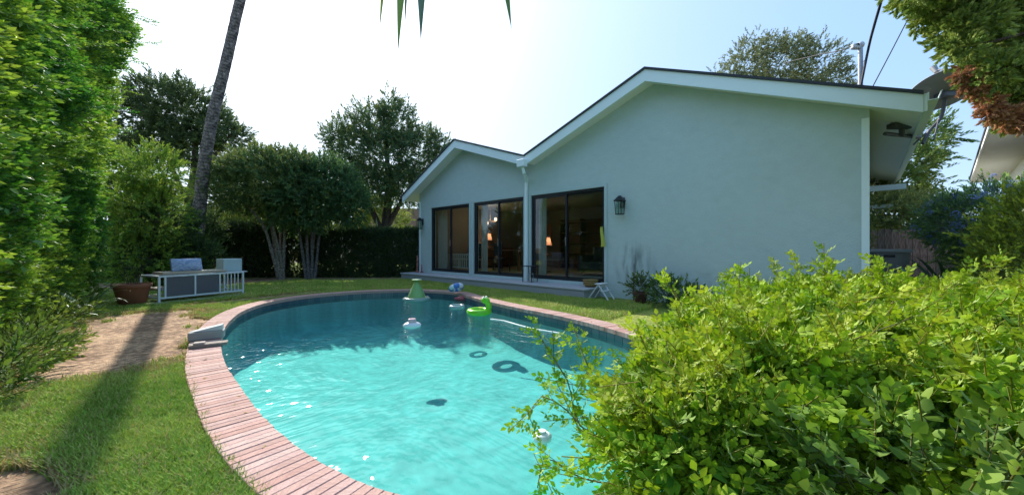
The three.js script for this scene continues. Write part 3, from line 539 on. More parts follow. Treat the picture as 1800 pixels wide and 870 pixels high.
// ---------------------------------------------------------------- white framed garden sofa, cushions, paver, clay pot
{
  const A = V(-7.15, 0, -7.59), B = V(-6.50, 0, -9.05), dirv = B.clone().sub(A), L = dirv.length(), turn = Math.atan2(-dirv.z, dirv.x);
  const pav = part('paver_slab', rbox(L + 0.35, 0.05, 0.95, L / 2, 0.012, -0.28, 0.01), mat(0.44, 0.41, 0.38, 0.9, { map: repeat(stucco, 0.5, 0.5), bumpMap: grainTex, bumpScale: 0.004 })); pav.position.copy(A); pav.rotation.y = turn; tag(pav, 'pale concrete slab under the white framed garden sofa', 'paving slab');
  const s = thing('garden_sofa', 'low white metal framed garden sofa with grey back panels seen from behind', 'garden sofa', A.clone().setY(0.038), turn);
  const W = mat(0.62, 0.68, 0.68, 0.45), G = mat(0.12, 0.125, 0.135, 0.9, { bumpMap: repeat(grainTex, 4, 4), bumpScale: 0.004 });
  const H = 0.52, D = 0.72, t = 0.034;
  part('top_rail', [box(L, t, t, L / 2, H, 0), box(L, t, t, L / 2, H, -D)], W, s); part('bottom_rail', [box(L, t, t, L / 2, 0.08, 0), box(L, t, t, L / 2, 0.08, -D)], W, s);
  part('side_rail', [box(t, t, D - t, 0, H, -D / 2), box(t, t, D - t, 0, 0.08, -D / 2)], W, s); part('side_rail', [box(t, t, D - t, L, H, -D / 2), box(t, t, D - t, L, 0.08, -D / 2)], W, s);
  for (const x of [0, L]) for (const z of [0, -D]) part('leg', box(t + 0.002, H + t / 2, t + 0.002, x, (H + t / 2) / 2, z), W, s);
  for (const x of [0.1, 0.62, 1.1]) part('post', box(t * 0.9, H - 0.08 - t, t * 0.9, x, (H + 0.08) / 2, 0), W, s);
  part('back_panel', box(0.48, H - 0.13, 0.012, 0.36, 0.3, -0.004), G, s); part('back_panel', box(0.44, H - 0.13, 0.012, 0.86, 0.3, -0.004), G, s);
  for (let k = 0; k < 5; k++) part('bar', box(0.018, H - 0.115, 0.018, 1.19 + k * 0.075, 0.3, 0), W, s);
  part('seat_board', box(L * 0.72, 0.03, D - 0.08, L * 0.4, 0.25, -D / 2), mat(0.4, 0.36, 0.3, 0.9), s);
  const onS = (x, y, z) => V(x, y, z).applyAxisAngle(V(0, 1, 0), turn).add(A);
  const board = part('table_board', rbox(1.2, 0.055, 0.42, 0, 0.028, 0, 0.008), mat(0.46, 0.38, 0.27, 0.8)); board.position.copy(onS(0.72, 0.578, -0.34)); board.rotation.y = turn; tag(board, 'beige wooden board lying across the white sofa frame', 'board');
  // cushions: pillow-like slabs leaning on the board
  const pillow = (w, h, d) => { const g = new THREE.BoxGeometry(w, h, d, 14, 14, 4), p = g.attributes.position; for (let i = 0; i < p.count; i++) { const a = 1 - Math.abs(p.getX(i) / (w / 2)) ** 3, b = 1 - Math.abs(p.getY(i) / (h / 2)) ** 3; p.setZ(i, p.getZ(i) * (0.35 + 0.75 * a * b) + 0.015 * perlin.noise(p.getX(i) * 9, p.getY(i) * 9, d)); } g.computeVertexNormals(); return g; };
  const c1 = part('cushion', pillow(0.56, 0.27, 0.14), mat(0.42, 0.48, 0.56, 0.95, { map: noiseTexture(128, (u, v) => { const b = tiled(u, v, 9, 3) > 0.05; return b ? [0.75, 0.80, 0.9] : [0.9, 0.93, 0.97]; }, true) })); c1.position.copy(onS(0.62, 0.768, -0.33)); c1.rotation.set(-0.25, turn, 0, 'YXZ'); tag(c1, 'blue grey and white patterned cushion leaning on the beige board', 'cushion');
  const c2 = part('storage_box', rbox(0.42, 0.30, 0.3, 0, 0.15, 0, 0.015), mat(0.40, 0.50, 0.49, 0.5)); c2.position.copy(onS(1.52, 0.577, -0.4)); c2.rotation.y = turn; tag(c2, 'pale grey green plastic box standing on the right end of the white sofa frame', 'box');
  const shelf = part('tray', rbox(0.44, 0.022, 0.6, 0, 0, 0, 0.006), mat(0.5, 0.52, 0.5, 0.7)); shelf.position.copy(onS(1.52, 0.563, -0.36)); shelf.rotation.y = turn; tag(shelf, 'thin grey tray under the plastic box on the sofa frame', 'tray');
  const pot = thing('terracotta_pot', 'large terracotta pot with bare twigs beside the white garden sofa', 'flower pot', V(-7.55, 0, -7.45));
  part('pot', new THREE.LatheGeometry([[0.001, 0], [0.19, 0], [0.27, 0.36], [0.30, 0.36], [0.30, 0.43], [0.26, 0.43], [0.25, 0.37], [0.001, 0.37]].map((a) => new THREE.Vector2(...a)), 32), mat(0.28, 0.105, 0.05, 0.9, { map: repeat(stucco, 1, 1) }), pot);
  part('soil', cyl(0.25, 0.25, 0.01, 0, 0.385, 0, 24), mat(0.05, 0.035, 0.025, 1), pot);
  for (let k = 0; k < 6; k++) { const a = k * 1.05; part('twig', limb([V(0.06 * Math.cos(a), 0.38, 0.06 * Math.sin(a)), V(0.09 * Math.cos(a), 0.52, 0.1 * Math.sin(a)), V(0.17 * Math.cos(a + 0.4), 0.66 + 0.03 * k, 0.15 * Math.sin(a))], 0.008, 0.004, { seg: 5, rad: 5 }), STEM, pot); }
  // strap leaved plant in front of the hedge
  const strap = (name, label, base, n, len, w, tone, bend = 0.7, group) => {
    const t2 = thing(name, label, 'plant', base, 0, group), m = [0, 1, 2].map((k) => mat(tone[0] * (0.8 + 0.25 * k), tone[1] * (0.8 + 0.25 * k), tone[2] * (0.8 + 0.2 * k), 0.5, { transmission: 0.25, thickness: 0 }));
    for (let k = 0; k < n; k++) { const a = k * 2.4 + rr(-0.3, 0.3), l = len * rr(0.7, 1.15); const mesh = part('leaf', blade(l, w * rr(0.8, 1.2), rr(0.5, 1.0) * bend, rr(0.15, 0.9)), m[k % 3], t2); mesh.rotation.y = a; }
    return t2;
  };
  function blade(len, w, bend, lean) { // a long strap that rises along +Y, leans to +Z and bends over
    const n = 8, pos = [], idx = []; let y = 0, z = 0, ang = lean;
    for (let i = 0; i <= n; i++) { const t = i / n, ww = w * (0.55 + 0.9 * t) * (1 - t ** 3) * 0.9 + 0.0005; pos.push(-ww / 2, y, z, 0, y - ww * 0.12, z, ww / 2, y, z); y += len / n * Math.cos(ang); z += len / n * Math.sin(ang); ang += bend * 2.0 / n * (0.4 + t * 1.4); }
    for (let i = 0; i < n; i++) for (const j of [0, 1]) { const a = i * 3 + j, b = a + 3; idx.push(a, a + 1, b, a + 1, b + 1, b); }
    const g = new THREE.BufferGeometry(); g.setAttribute('position', new THREE.Float32BufferAttribute(pos, 3)); g.setIndex(idx); g.computeVertexNormals(); return g;
  }
  reseed(91);
  strap('strap_leaf_plant', 'arching strap leaved plant at the hedge foot left of the terracotta pot', V(-7.35, 0, -6.5), 26, 0.8, 0.05, [0.09, 0.17, 0.05], 0.9);
  strap('strap_leaf_plant', 'lower strap leaved plant at the hedge foot nearer the camera', V(-6.75, 0, -5.6), 20, 0.6, 0.045, [0.11, 0.2, 0.05], 0.9);
  makeStrap = strap;
}
console.log('objects done');
// ---------------------------------------------------------------- palm
{
  const B = V(-10.35, 0, -12.24), t = thing('palm_tree', 'tall slender palm trunk leaning right behind the garden sofa', 'palm tree', B);
  const pts = [[340, 500], [345, 425], [357, 300], [372, 210], [395, 115], [420, 5], [447, -110], [472, -215]].map(([x, y]) => { return at(x, y, 12.24).sub(B); }); pts[0].y = -0.05;
  const trunkTex = noiseTexture(256, (u, v) => { const k = 0.62 + 0.22 * tiled(u, v, 18, 3) + 0.08 * Math.sin(v * 6.283 * 9 + 2.5 * tiled(u, v, 6)) + 0.25 * tiled(u, v, 5, 8) + 0.25 * (rnd() - 0.5); return [k, k * 0.95, k * 0.92]; }, true);
  part('trunk', limb(pts, 0.19, 0.12, { seg: 150, rad: 16, rough: 0.08, ring: 0.006, freq: 6 }), mat(0.56, 0.48, 0.45, 0.95, { map: repeat(trunkTex, 1.2, 1.0), bumpMap: repeat(barkTex, 1.5, 1), bumpScale: 0.03 }), t);
  const top = pts[pts.length - 1];
  reseed(5);
  const fm = mat(0.07, 0.12, 0.03, 0.6, { transmission: 0.25, thickness: 0 });
  for (let k = 0; k < 18; k++) {
    const a = k * 2.4, el = rr(-0.3, 1.1), pos = [], Lf = 2.6; let y = 0, r = 0, an = el;
    const gs = []; const spine = [];
    for (let i = 0; i <= 14; i++) { spine.push(V(r, y, 0)); r += Lf / 14 * Math.cos(an); y += Lf / 14 * Math.sin(an); an -= 0.13; }
    gs.push(limb(spine, 0.03, 0.006, { seg: 14, rad: 5, rough: 0 }).toNonIndexed());
    for (let i = 3; i <= 14; i++) for (const s of [-1, 1]) { const g = leaf(0.55, 0.05, 0.1, 0.3); g.applyQuaternion(Q(V(1, 0, 0), s * 1.35)); g.translate(spine[i].x, spine[i].y, 0); const n = g.toNonIndexed(); n.setAttribute('uv', new THREE.Float32BufferAttribute(new Float32Array(n.attributes.position.count * 2), 2)); gs.push(n); }
    const m = part('frond', gs, fm, t); m.position.copy(top); m.rotation.y = a;
  }
}
// ---------------------------------------------------------------- trees in the background
function tree(name, label, base, { stems, blobs, count, geo, tones, opts, bark = [0.14, 0.11, 0.09], material = LEAF, group = 'garden trees' }) {
  const t = thing(name, label, 'tree', base, 0, group), bm = barkMat(...bark);
  stems.forEach((s, i) => part(i ? 'limb' : 'trunk', limb(s.p.map((q) => V(...q)), s.r0, s.r1, { seg: 16, rad: 8, rough: 0.25 }), bm, t));
  foliage('crown', geo, material, crownSpots(blobs, count, opts), tones, t);
  return t;
}
reseed(900);
{
  // pale stemmed multi trunk tree
  const st = (x0, x1, x2, z2, h, r = 0.07) => ({ p: [[x0, -0.05, 0], [x0 + (x1 - x0) * 0.5, h * 0.35, z2 * 0.3], [x1, h * 0.7, z2 * 0.7], [x2, h, z2]], r0: r, r1: 0.03 });
  tree('pale_stemmed_tree', 'bushy tree on several pale bare stems left of the clipped back hedge', V(-8.25, 0, -13.4), {
    bark: [0.52, 0.46, 0.38],
    stems: [st(0, -0.25, -0.5, 0.1, 2.6, 0.1), st(-0.05, -0.45, -1.0, 0.4, 2.7), st(0.05, 0.05, 0.1, -0.2, 2.8), st(-0.1, -0.55, -0.9, -0.5, 2.5), st(0.1, -0.1, 0.5, 0.4, 2.9, 0.06), st(-0.02, -0.2, -0.2, -0.4, 2.6, 0.06)],
    blobs: [[-0.5, 3.5, 0, 1.15, 0.95, 1.1], [-1.3, 3.2, 0.1, 0.8, 0.85, 0.9], [0.4, 3.3, 0.1, 0.95, 0.95, 1.0], [-0.9, 4.1, -0.2, 0.8, 0.5, 0.8], [0.3, 4.0, 0, 0.75, 0.5, 0.7], [-1.9, 3.6, 0, 0.5, 0.6, 0.6]], count: 3300, geo: sprigRed, tones: [[0.09, 0.18, 0.06], [0.17, 0.27, 0.085]], opts: { lump: 0.25, size: [0.6, 1.0] },
  });
  tree('pale_stemmed_tree', 'dense darker tree on thin grey stems beside the pale stemmed tree', V(-7.45, 0, -13.75), {
    bark: [0.36, 0.34, 0.33],
    stems: [st(0, -0.1, -0.2, 0, 2.4, 0.08), st(0.1, 0.2, 0.5, 0.2, 2.4, 0.06), st(-0.1, -0.25, -0.4, 0.3, 2.5, 0.06), st(0.2, 0.35, 0.7, -0.2, 2.5, 0.06), st(0.05, 0.1, 0.2, -0.3, 2.5, 0.05)],
    blobs: [[0.3, 2.9, 0.2, 1.1, 0.95, 1.0], [1.0, 3.2, 0, 0.8, 0.9, 0.9], [0.5, 3.7, 0, 0.9, 0.6, 0.8], [-0.3, 2.6, 0.3, 0.8, 0.7, 0.8], [1.5, 2.7, 0, 0.5, 0.7, 0.6]], count: 3000, geo: sprigMid, tones: [[0.07, 0.16, 0.065], [0.14, 0.24, 0.09]], opts: { lump: 0.25, size: [0.65, 1.05] },
  });
  // tall tree behind the left gable
  tree('tall_garden_tree', 'tall dark tree with a spiky top behind the left gable of the house', V(-5.75, 0, -17.2), {
    stems: [{ p: [[0, -0.05, 0], [-0.1, 1.5, 0], [0.05, 3.2, 0], [0, 6, 0]], r0: 0.28, r1: 0.08 }, { p: [[-0.05, 1.6, 0], [-0.7, 3.0, 0.2], [-1.5, 4.6, 0.2]], r0: 0.15, r1: 0.04 }, { p: [[0, 2.0, 0], [0.8, 3.4, 0.1], [1.7, 4.8, 0]], r0: 0.14, r1: 0.04 }, { p: [[0, 3.0, 0], [0.2, 4.4, -0.6], [0.3, 5.6, -1.1]], r0: 0.12, r1: 0.03 }],
    blobs: [[0, 5.2, 0, 1.6, 1.5, 1.4], [-1.4, 5.7, 0, 1.0, 1.2, 1.1], [1.5, 5.3, 0, 1.05, 1.25, 1.1], [-0.6, 6.6, 0, 0.9, 0.9, 0.9], [0.5, 6.7, 0.1, 0.75, 1.0, 0.8], [-0.7, 3.9, 0.3, 1.2, 0.8, 1.0], [0.9, 3.9, 0.2, 1.2, 0.8, 1.0], [-2.3, 6.1, 0, 0.5, 0.6, 0.6], [2.3, 4.6, 0, 0.6, 0.7, 0.7], [0.15, 7.5, 0, 0.3, 0.75, 0.3], [2.4, 5.7, 0, 0.45, 0.5, 0.5]], count: 5200, geo: sprigRed, tones: [[0.08, 0.17, 0.07], [0.16, 0.26, 0.095]], opts: { lump: 0.3, size: [0.7, 1.15], rag: 0.8 },
  });
  // flat crowned dark tree behind the palm
  tree('umbrella_tree', 'flat crowned dark tree standing behind the palm trunk', V(-17.6, 0, -20), {
    stems: [{ p: [[0, -0.05, 0], [0.2, 2.5, 0], [0.6, 5, 0], [0.8, 8, 0]], r0: 0.3, r1: 0.08 }, { p: [[0.3, 3.5, 0], [-0.6, 5.6, 0], [-1.0, 7.5, 0]], r0: 0.14, r1: 0.05 }, { p: [[0.5, 4.5, 0], [1.7, 6.0, 0], [2.6, 7.2, 0]], r0: 0.13, r1: 0.04 }],
    blobs: [[0.2, 8.4, 0, 1.6, 1.2, 1.4], [-1.3, 9.0, 0, 1.2, 1.0, 1.2], [1.6, 7.5, 0, 1.1, 0.8, 1.1], [2.7, 7.0, 0, 0.7, 0.5, 0.8], [-1.4, 6.6, 0, 1.3, 1.0, 1.2], [0.6, 6.4, 0, 1.2, 0.8, 1.1], [-2.4, 8.0, 0, 1.0, 1.2, 1.0]], count: 4200, geo: sprigMid, tones: [[0.07, 0.12, 0.05], [0.12, 0.18, 0.065]], opts: { lump: 0.3, size: [0.9, 1.4] },
  });
  tree('light_green_tree', 'light green loose tree between the palm trunk and the pale stemmed tree', V(-12.2, 0, -18), {
    stems: [{ p: [[0, -0.05, 0], [0.1, 1.5, 0], [0, 3.5, 0]], r0: 0.14, r1: 0.05 }, { p: [[0, 1.2, 0], [-0.6, 2.4, 0], [-1.1, 3.6, 0]], r0: 0.09, r1: 0.03 }],
    blobs: [[0, 3.9, 0, 1.6, 1.3, 1.3], [-1.5, 3.6, 0, 1.3, 1.3, 1.2], [1.4, 3.2, 0, 1.2, 1.1, 1.1], [-0.4, 2.4, 0.2, 1.6, 0.9, 1.0]], count: 2600, geo: sprigMid, tones: [[0.17, 0.24, 0.05], [0.28, 0.33, 0.08]], opts: { lump: 0.3, size: [0.8, 1.2] },
  });
  tree('light_green_tree', 'sunlit yellow green tree showing between the two trees above the back hedge', V(-8.5, 0, -20), {
    stems: [{ p: [[0, -0.05, 0], [0.1, 1.5, 0], [0, 3.5, 0]], r0: 0.14, r1: 0.05 }],
    blobs: [[0, 3.4, 0, 1.4, 1.2, 1.2], [1.6, 2.6, 0, 1.2, 0.9, 1.1], [-1.5, 2.6, 0, 1.3, 1.0, 1.1]], count: 1900, geo: sprigMid, tones: [[0.2, 0.28, 0.06], [0.32, 0.38, 0.09]], opts: { lump: 0.3, size: [0.8, 1.2] },
  });
  // tree over the main roof
  tree('street_tree', 'wide feathery tree rising behind the main gable roof', V(15.6, 0, -22), {
    stems: [{ p: [[0, -0.05, 0], [0.1, 4, 0], [0, 8, 0], [0.2, 11, 0]], r0: 0.35, r1: 0.1 }, { p: [[0, 6, 0], [-1.6, 8.6, 0], [-2.8, 10.4, 0]], r0: 0.16, r1: 0.04 }, { p: [[0, 6, 0], [1.4, 8.6, 0], [2.6, 10.6, 0]], r0: 0.16, r1: 0.04 }],
    blobs: [[-1.7, 11.8, 0, 1.2, 1.3, 1.2], [0.3, 11.9, 0, 1.5, 1.4, 1.3], [2.2, 11.6, 0, 1.4, 1.4, 1.3], [-2.9, 10.7, 0, 1.0, 0.9, 1.0], [3.4, 10.9, 0, 0.9, 0.9, 0.9], [0, 10.2, 0, 2.6, 1.2, 1.6], [-0.4, 12.8, 0, 0.7, 0.7, 0.7], [1.1, 12.9, 0, 0.7, 0.7, 0.7]], count: 3800, geo: sprigMid, tones: [[0.16, 0.20, 0.10], [0.27, 0.31, 0.15]], opts: { lump: 0.35, size: [0.75, 1.15], rag: 0.9 },
  });
}
// shrubs under the palm and at the end of the tall hedge
bush('garden_shrub', 'yellow green shrub at the far end of the tall hedge', 'shrub', V(-10.1, 0, -10.3), [[0, 0.9, 0, 0.7, 0.9, 0.7], [0.1, 2.0, 0, 0.75, 0.9, 0.7], [-0.5, 2.9, 0, 0.7, 0.8, 0.7], [0.4, 3.2, 0.1, 0.55, 0.6, 0.5]], 1500, sprigMid, [[0.14, 0.27, 0.04], [0.30, 0.41, 0.07]], { size: [0.6, 1.0], r0: 0.05 });
bush('garden_shrub', 'dark green shrub at the foot of the palm trunk', 'shrub', V(-11.2, 0, -12.6), [[0, 0.7, 0, 1.0, 0.8, 0.8], [-0.9, 1.2, 0, 0.9, 1.1, 0.8], [0.2, 1.7, -0.4, 0.8, 0.7, 0.6]], 1500, sprigMid, [[0.07, 0.13, 0.04], [0.12, 0.19, 0.06]], { size: [0.7, 1.0], r0: 0.04 });
bush('garden_shrub', 'tall dark shrub behind the terracotta pot', 'shrub', V(-10.3, 0, -10.9), [[0, 0.7, 0, 0.9, 0.8, 0.8], [0, 1.6, 0, 0.8, 0.8, 0.7], [0.7, 0.7, -0.3, 0.7, 0.7, 0.6]], 1400, sprigMid, [[0.06, 0.12, 0.04], [0.11, 0.18, 0.055]], { size: [0.7, 1.0], r0: 0.04 });
bush('garden_shrub', 'tall dense green shrub filling the corner behind the end of the tall hedge', 'shrub', V(-13.2, 0, -13.2), [[0, 1.0, 0, 1.5, 1.1, 0.9], [-0.6, 2.5, 0, 1.4, 1.1, 0.9], [0.8, 2.2, 0, 1.0, 1.0, 0.8], [-1.0, 3.8, 0, 1.0, 0.9, 0.8]], 3000, sprigMid, [[0.08, 0.15, 0.045], [0.17, 0.25, 0.065]], { size: [0.7, 1.1], r0: 0.05 });
bush('flowering_shrub', 'sunlit shrub with orange flowers above the back hedge right of the palm', 'shrub', V(-10.6, 0, -16.4), [[0, 1.8, 0, 1.6, 1.0, 0.9], [1.5, 1.7, 0, 1.2, 0.9, 0.9], [-1.5, 1.9, 0, 1.2, 0.9, 0.9]], 1700, sprigRed, [[0.24, 0.36, 0.06], [0.42, 0.50, 0.1]], { size: [0.7, 1.0], r0: 0.04 });
// ---------------------------------------------------------------- clipped back hedge
function hedge(name, label, a, b, h, thick, count, geo, tones, { bulge = 0.12, size = [0.8, 1.1] } = {}) {
  const dir = b.clone().sub(a), L = dir.length(), turn = Math.atan2(-dir.z, dir.x), t = thing(name, label, 'hedge', a, turn);
  for (let k = 0; k < L * 3; k++) { const x = 0.15 + k / 3 + rr(-0.1, 0.1); part('stem', limb([V(x, -0.05, 0), V(x + rr(-0.1, 0.1), h * 0.5, rr(-0.15, 0.15)), V(x + rr(-0.25, 0.25), h * 0.92, rr(-0.25, 0.25))], 0.022, 0.008, { seg: 6, rad: 5 }), STEM, t); }
  const spots = [];
  for (let i = 0; i < count; i++) {
    const k = rnd(), x = rr(0, L); let p, d;
    if (k < 0.24) { p = V(x, h + rr(-0.2, 0.0) + 0.08 * perlin.noise(x * 2, 5, 1), rr(-thick / 2, thick / 2)); d = V(0, 1, 0); } else { const s = k < 0.8 ? 1 : -1, y = rr(0.02, h); p = V(x, y, s * (thick / 2 + rr(-0.42, 0.02) + bulge * perlin.noise(x * 1.7, y * 1.7, s))); d = V(0, 0, s); }
    spots.push({ p, dir: d.add(sphereDir().multiplyScalar(0.8)).normalize(), s: rr(...size) });
  }
  foliage('foliage', geo, LEAF, spots, tones, t);
  return t;
}
reseed(333);
hedge('back_hedge', 'dark clipped hedge along the back of the garden beside the house corner', V(-8.2, 0, -14.9), V(-3.2, 0, -14.9), 1.78, 0.9, 15000, sprigSmall, [[0.055, 0.10, 0.045], [0.085, 0.14, 0.06]]);
hedge('back_hedge', 'darker rough hedge at the back behind the garden sofa and palm', V(-15, 0, -14.6), V(-8.5, 0, -14.9), 1.95, 1.0, 13000, sprigSmall, [[0.055, 0.10, 0.04], [0.10, 0.14, 0.05]], { bulge: 0.3, size: [0.9, 1.5] });
makeStrap('agave', 'pale grey green agave above the back hedge in front of the far pink house', V(-6.1, 1.2, -17), 24, 1.3, 0.12, [0.26, 0.32, 0.22], 0.3).userData.category = 'agave';
// ---------------------------------------------------------------- far house beyond the hedge
{
  const h = thing('neighbour_house', 'pale pink far house with a brown roof beyond the back hedge', 'house', V(-9.5, 0, -34), 0.1);
  const W = mat(0.55, 0.42, 0.36, 0.9);
  part('wall', box(11, 2.8, 6, 2, 1.4, 0), W, h);
  const s = new THREE.Shape([[-4.2, 2.75], [8.2, 2.75], [7, 4.3], [-3, 4.3]].map((a) => new THREE.Vector2(...a))); part('roof', new THREE.ExtrudeGeometry(s, { depth: 7, bevelEnabled: false }).translate(0, 0.03, -3.5), mat(0.28, 0.17, 0.13, 0.95, { bumpMap: repeat(grainTex, 1, 1), bumpScale: 0.03 }), h);
  for (const x of [-1.5, 1.5, 4.5]) { const w = part('window', box(1.2, 1.1, 0.06, x, 1.7, 3.01), mat(0.7, 0.7, 0.68, 0.6), h); part('pane', box(1.04, 0.94, 0.02, x, 1.7, 3.045), mat(0.05, 0.06, 0.07, 0.1), w); }
}
// ---------------------------------------------------------------- tall vine hedge on the left
{
  const A = V(-2.25, 0, -0.75), B = V(-9.55, 0, -8.5), dir = B.clone().sub(A), L = dir.length(), turn = Math.atan2(-dir.z, dir.x);
  const t = thing('tall_hedge', 'towering leafy green hedge wall along the left side of the lawn', 'hedge', A, turn);
  // local: x along the hedge, away from the camera; -z or +z towards the lawn
  const face = V(0.73, 0, -0.68), zl = V(0, 0, 1).applyAxisAngle(V(0, 1, 0), turn), sgn = Math.sign(zl.dot(face));
  const H = 6.4, top = (x) => H + 0.5 * perlin.noise(x * 0.7, 1.3, 2), skin = (x, y) => -0.1 + 0.11 * Math.max(0, y - 1.2) * (x / L) + 0.30 * perlin.noise(x * 0.75, y * 0.75, 4.2) + 0.22 * perlin.noise(x * 2.3, y * 2.3, 8.1) - 0.28 * Math.exp(-y * 1.1);
  for (let k = 0; k < 40; k++) { const x = rr(0.3, L - 0.2), y = rr(0.2, 4.6), a = rr(-0.8, 0.8); part('branch', limb([V(x, y, -sgn * 0.5), V(x + a * 0.4, y + 0.6, -sgn * 0.35), V(x + a, y + rr(0.8, 1.6), -sgn * 0.2)], 0.022, 0.007, { seg: 6, rad: 5 }), STEM, t); }
  reseed(4242);
  const geo = sprig({ n: 16, len: 0.24, L: 0.062, W: 0.034, spread: 1.15, tipTone: [1.5, 1.25, 0.7] });
  const spots = [], tonesAt = (x, y) => { const k = Math.max(0, Math.min(1, 0.42 + 0.9 * perlin.noise(x * 0.8, y * 0.8, 2.2) + 0.5 * perlin.noise(x * 3, y * 3, 6.2))); return mixc([0.08, 0.25, 0.035], [0.28, 0.44, 0.08], k); };
  for (let i = 0; i < 19000; i++) {
    const x = rr(0.2, L), y = rr(0.02, top(x)), deep = -0.38 * rnd() ** 1.3;
    const d = V(rr(-0.5, 0.5), rr(-0.25, 0.8), sgn * rr(0.3, 1)).normalize();
    spots.push({ p: V(x, y, sgn * (skin(x, y) + deep)), dir: d, s: rr(0.75, 1.2), c: tonesAt(x, y) });
  }
  for (let i = 0; i < 2600; i++) { const y = rr(0.05, H), z = -rr(-0.2, 1.5); spots.push({ p: V(L + 0.25 * perlin.noise(y * 1.5, z * 2, 3) + rr(-0.3, 0.05), y, sgn * z), dir: V(1, rr(-0.3, 0.6), sgn * rr(-0.6, 0.8)).normalize(), s: rr(0.8, 1.3), c: tonesAt(L, y) }); }
  for (let i = 0; i < 2400; i++) { const x = rr(0.2, L), z = -rr(0, 1.5); spots.push({ p: V(x, top(x) + rr(-0.3, 0.1), sgn * z), dir: V(rr(-0.6, 0.6), 1, rr(-0.6, 0.6)).normalize(), s: rr(0.9, 1.4), c: tonesAt(x, H) }); }
  for (let i = 0; i < 9000; i++) { const x = rr(0.2, L), y = rr(0.1, H); spots.push({ p: V(x, y, -sgn * (0.5 + rr(-0.2, 0.9))), dir: V(rr(-0.5, 0.5), rr(0, 0.6), -sgn).normalize(), s: rr(0.9, 1.4), c: tonesAt(x, y) }); }
  // whips that stick out of the upper end
  for (let k = 0; k < 60; k++) { const x = L * rr(0.35, 1.0), y = rr(2.0, 6.3), p0 = V(x, y, sgn * skin(x, y)), d = V(rr(-0.1, 0.5), rr(0.1, 0.7), sgn * rr(0.6, 1)).normalize(), l = rr(0.3, 0.8); for (let j = 0; j < 5; j++) { const p = p0.clone().addScaledVector(d, l * j / 5); p.y -= 0.25 * (j / 5) ** 2 * l; spots.push({ p, dir: d, s: rr(0.5, 0.8), c: tonesAt(x, y) }); } }
  foliage('foliage', geo, leafMat({ transmission: 0.58, roughness: 0.7 }), spots, null, t);
  for (let k = 0; k < 9; k++) { const x = 0.6 + k * L / 9; part('stem', limb([V(x, -0.05, -sgn * 0.3), V(x + 0.1, 2, -sgn * 0.25), V(x - 0.1, 5.6, -sgn * 0.3)], 0.06, 0.02, { seg: 8, rad: 6 }), STEM, t); }
  // the largest leaves one can pick out, each a piece of its own
  const big = [0, 1, 2].map((k) => leaf(0.085 + 0.012 * k, 0.045, 0.14, 0.2 + 0.1 * k)), mats = [[0.08, 0.24, 0.035], [0.14, 0.31, 0.045], [0.24, 0.37, 0.06], [0.36, 0.42, 0.10]].map((c) => mat(...c, 0.5, { transmission: 0.38, thickness: 0 }));
  for (let k = 0; k < 290; k++) {
    const x = 1.3 + 3.6 * rnd() ** 1.3, y = rr(0.15, 3.6), m = part('leaf', big[k % 3], mats[Math.floor(rnd() * 3.6)], t);
    m.position.set(x, y, sgn * (skin(x, y) + rr(0.08, 0.2))); m.quaternion.copy(orient(V(rr(-1, 1), rr(-0.9, 0.6), sgn * rr(0.2, 0.8)).normalize(), rnd() * 6.28)); const s = rr(0.75, 1.15); m.scale.set(s, s, s);
  }
}
// weeds along the foot of the hedge
bush('ground_plant', 'low leafy weeds at the hedge foot in the left foreground', 'plant', V(-3.95, 0, -2.75), [[0, 0.12, 0, 0.3, 0.16, 0.3], [-0.5, 0.15, -0.5, 0.35, 0.2, 0.35], [-1.0, 0.14, -1.1, 0.35, 0.18, 0.35]], 220, sprigSmall, [[0.09, 0.18, 0.03], [0.17, 0.26, 0.05]], { inner: 0.3 });
bush('ground_plant', 'low leafy weeds at the hedge foot halfway along the lawn', 'plant', V(-5.85, 0, -4.5), [[-0.2, 0.07, 0.1, 0.3, 0.1, 0.3], [-0.6, 0.1, -0.45, 0.3, 0.13, 0.3], [-1.0, 0.12, -1.05, 0.32, 0.16, 0.32]], 170, sprigSmall, [[0.10, 0.18, 0.03], [0.19, 0.27, 0.05]], { inner: 0.3 });
console.log('hedges done');
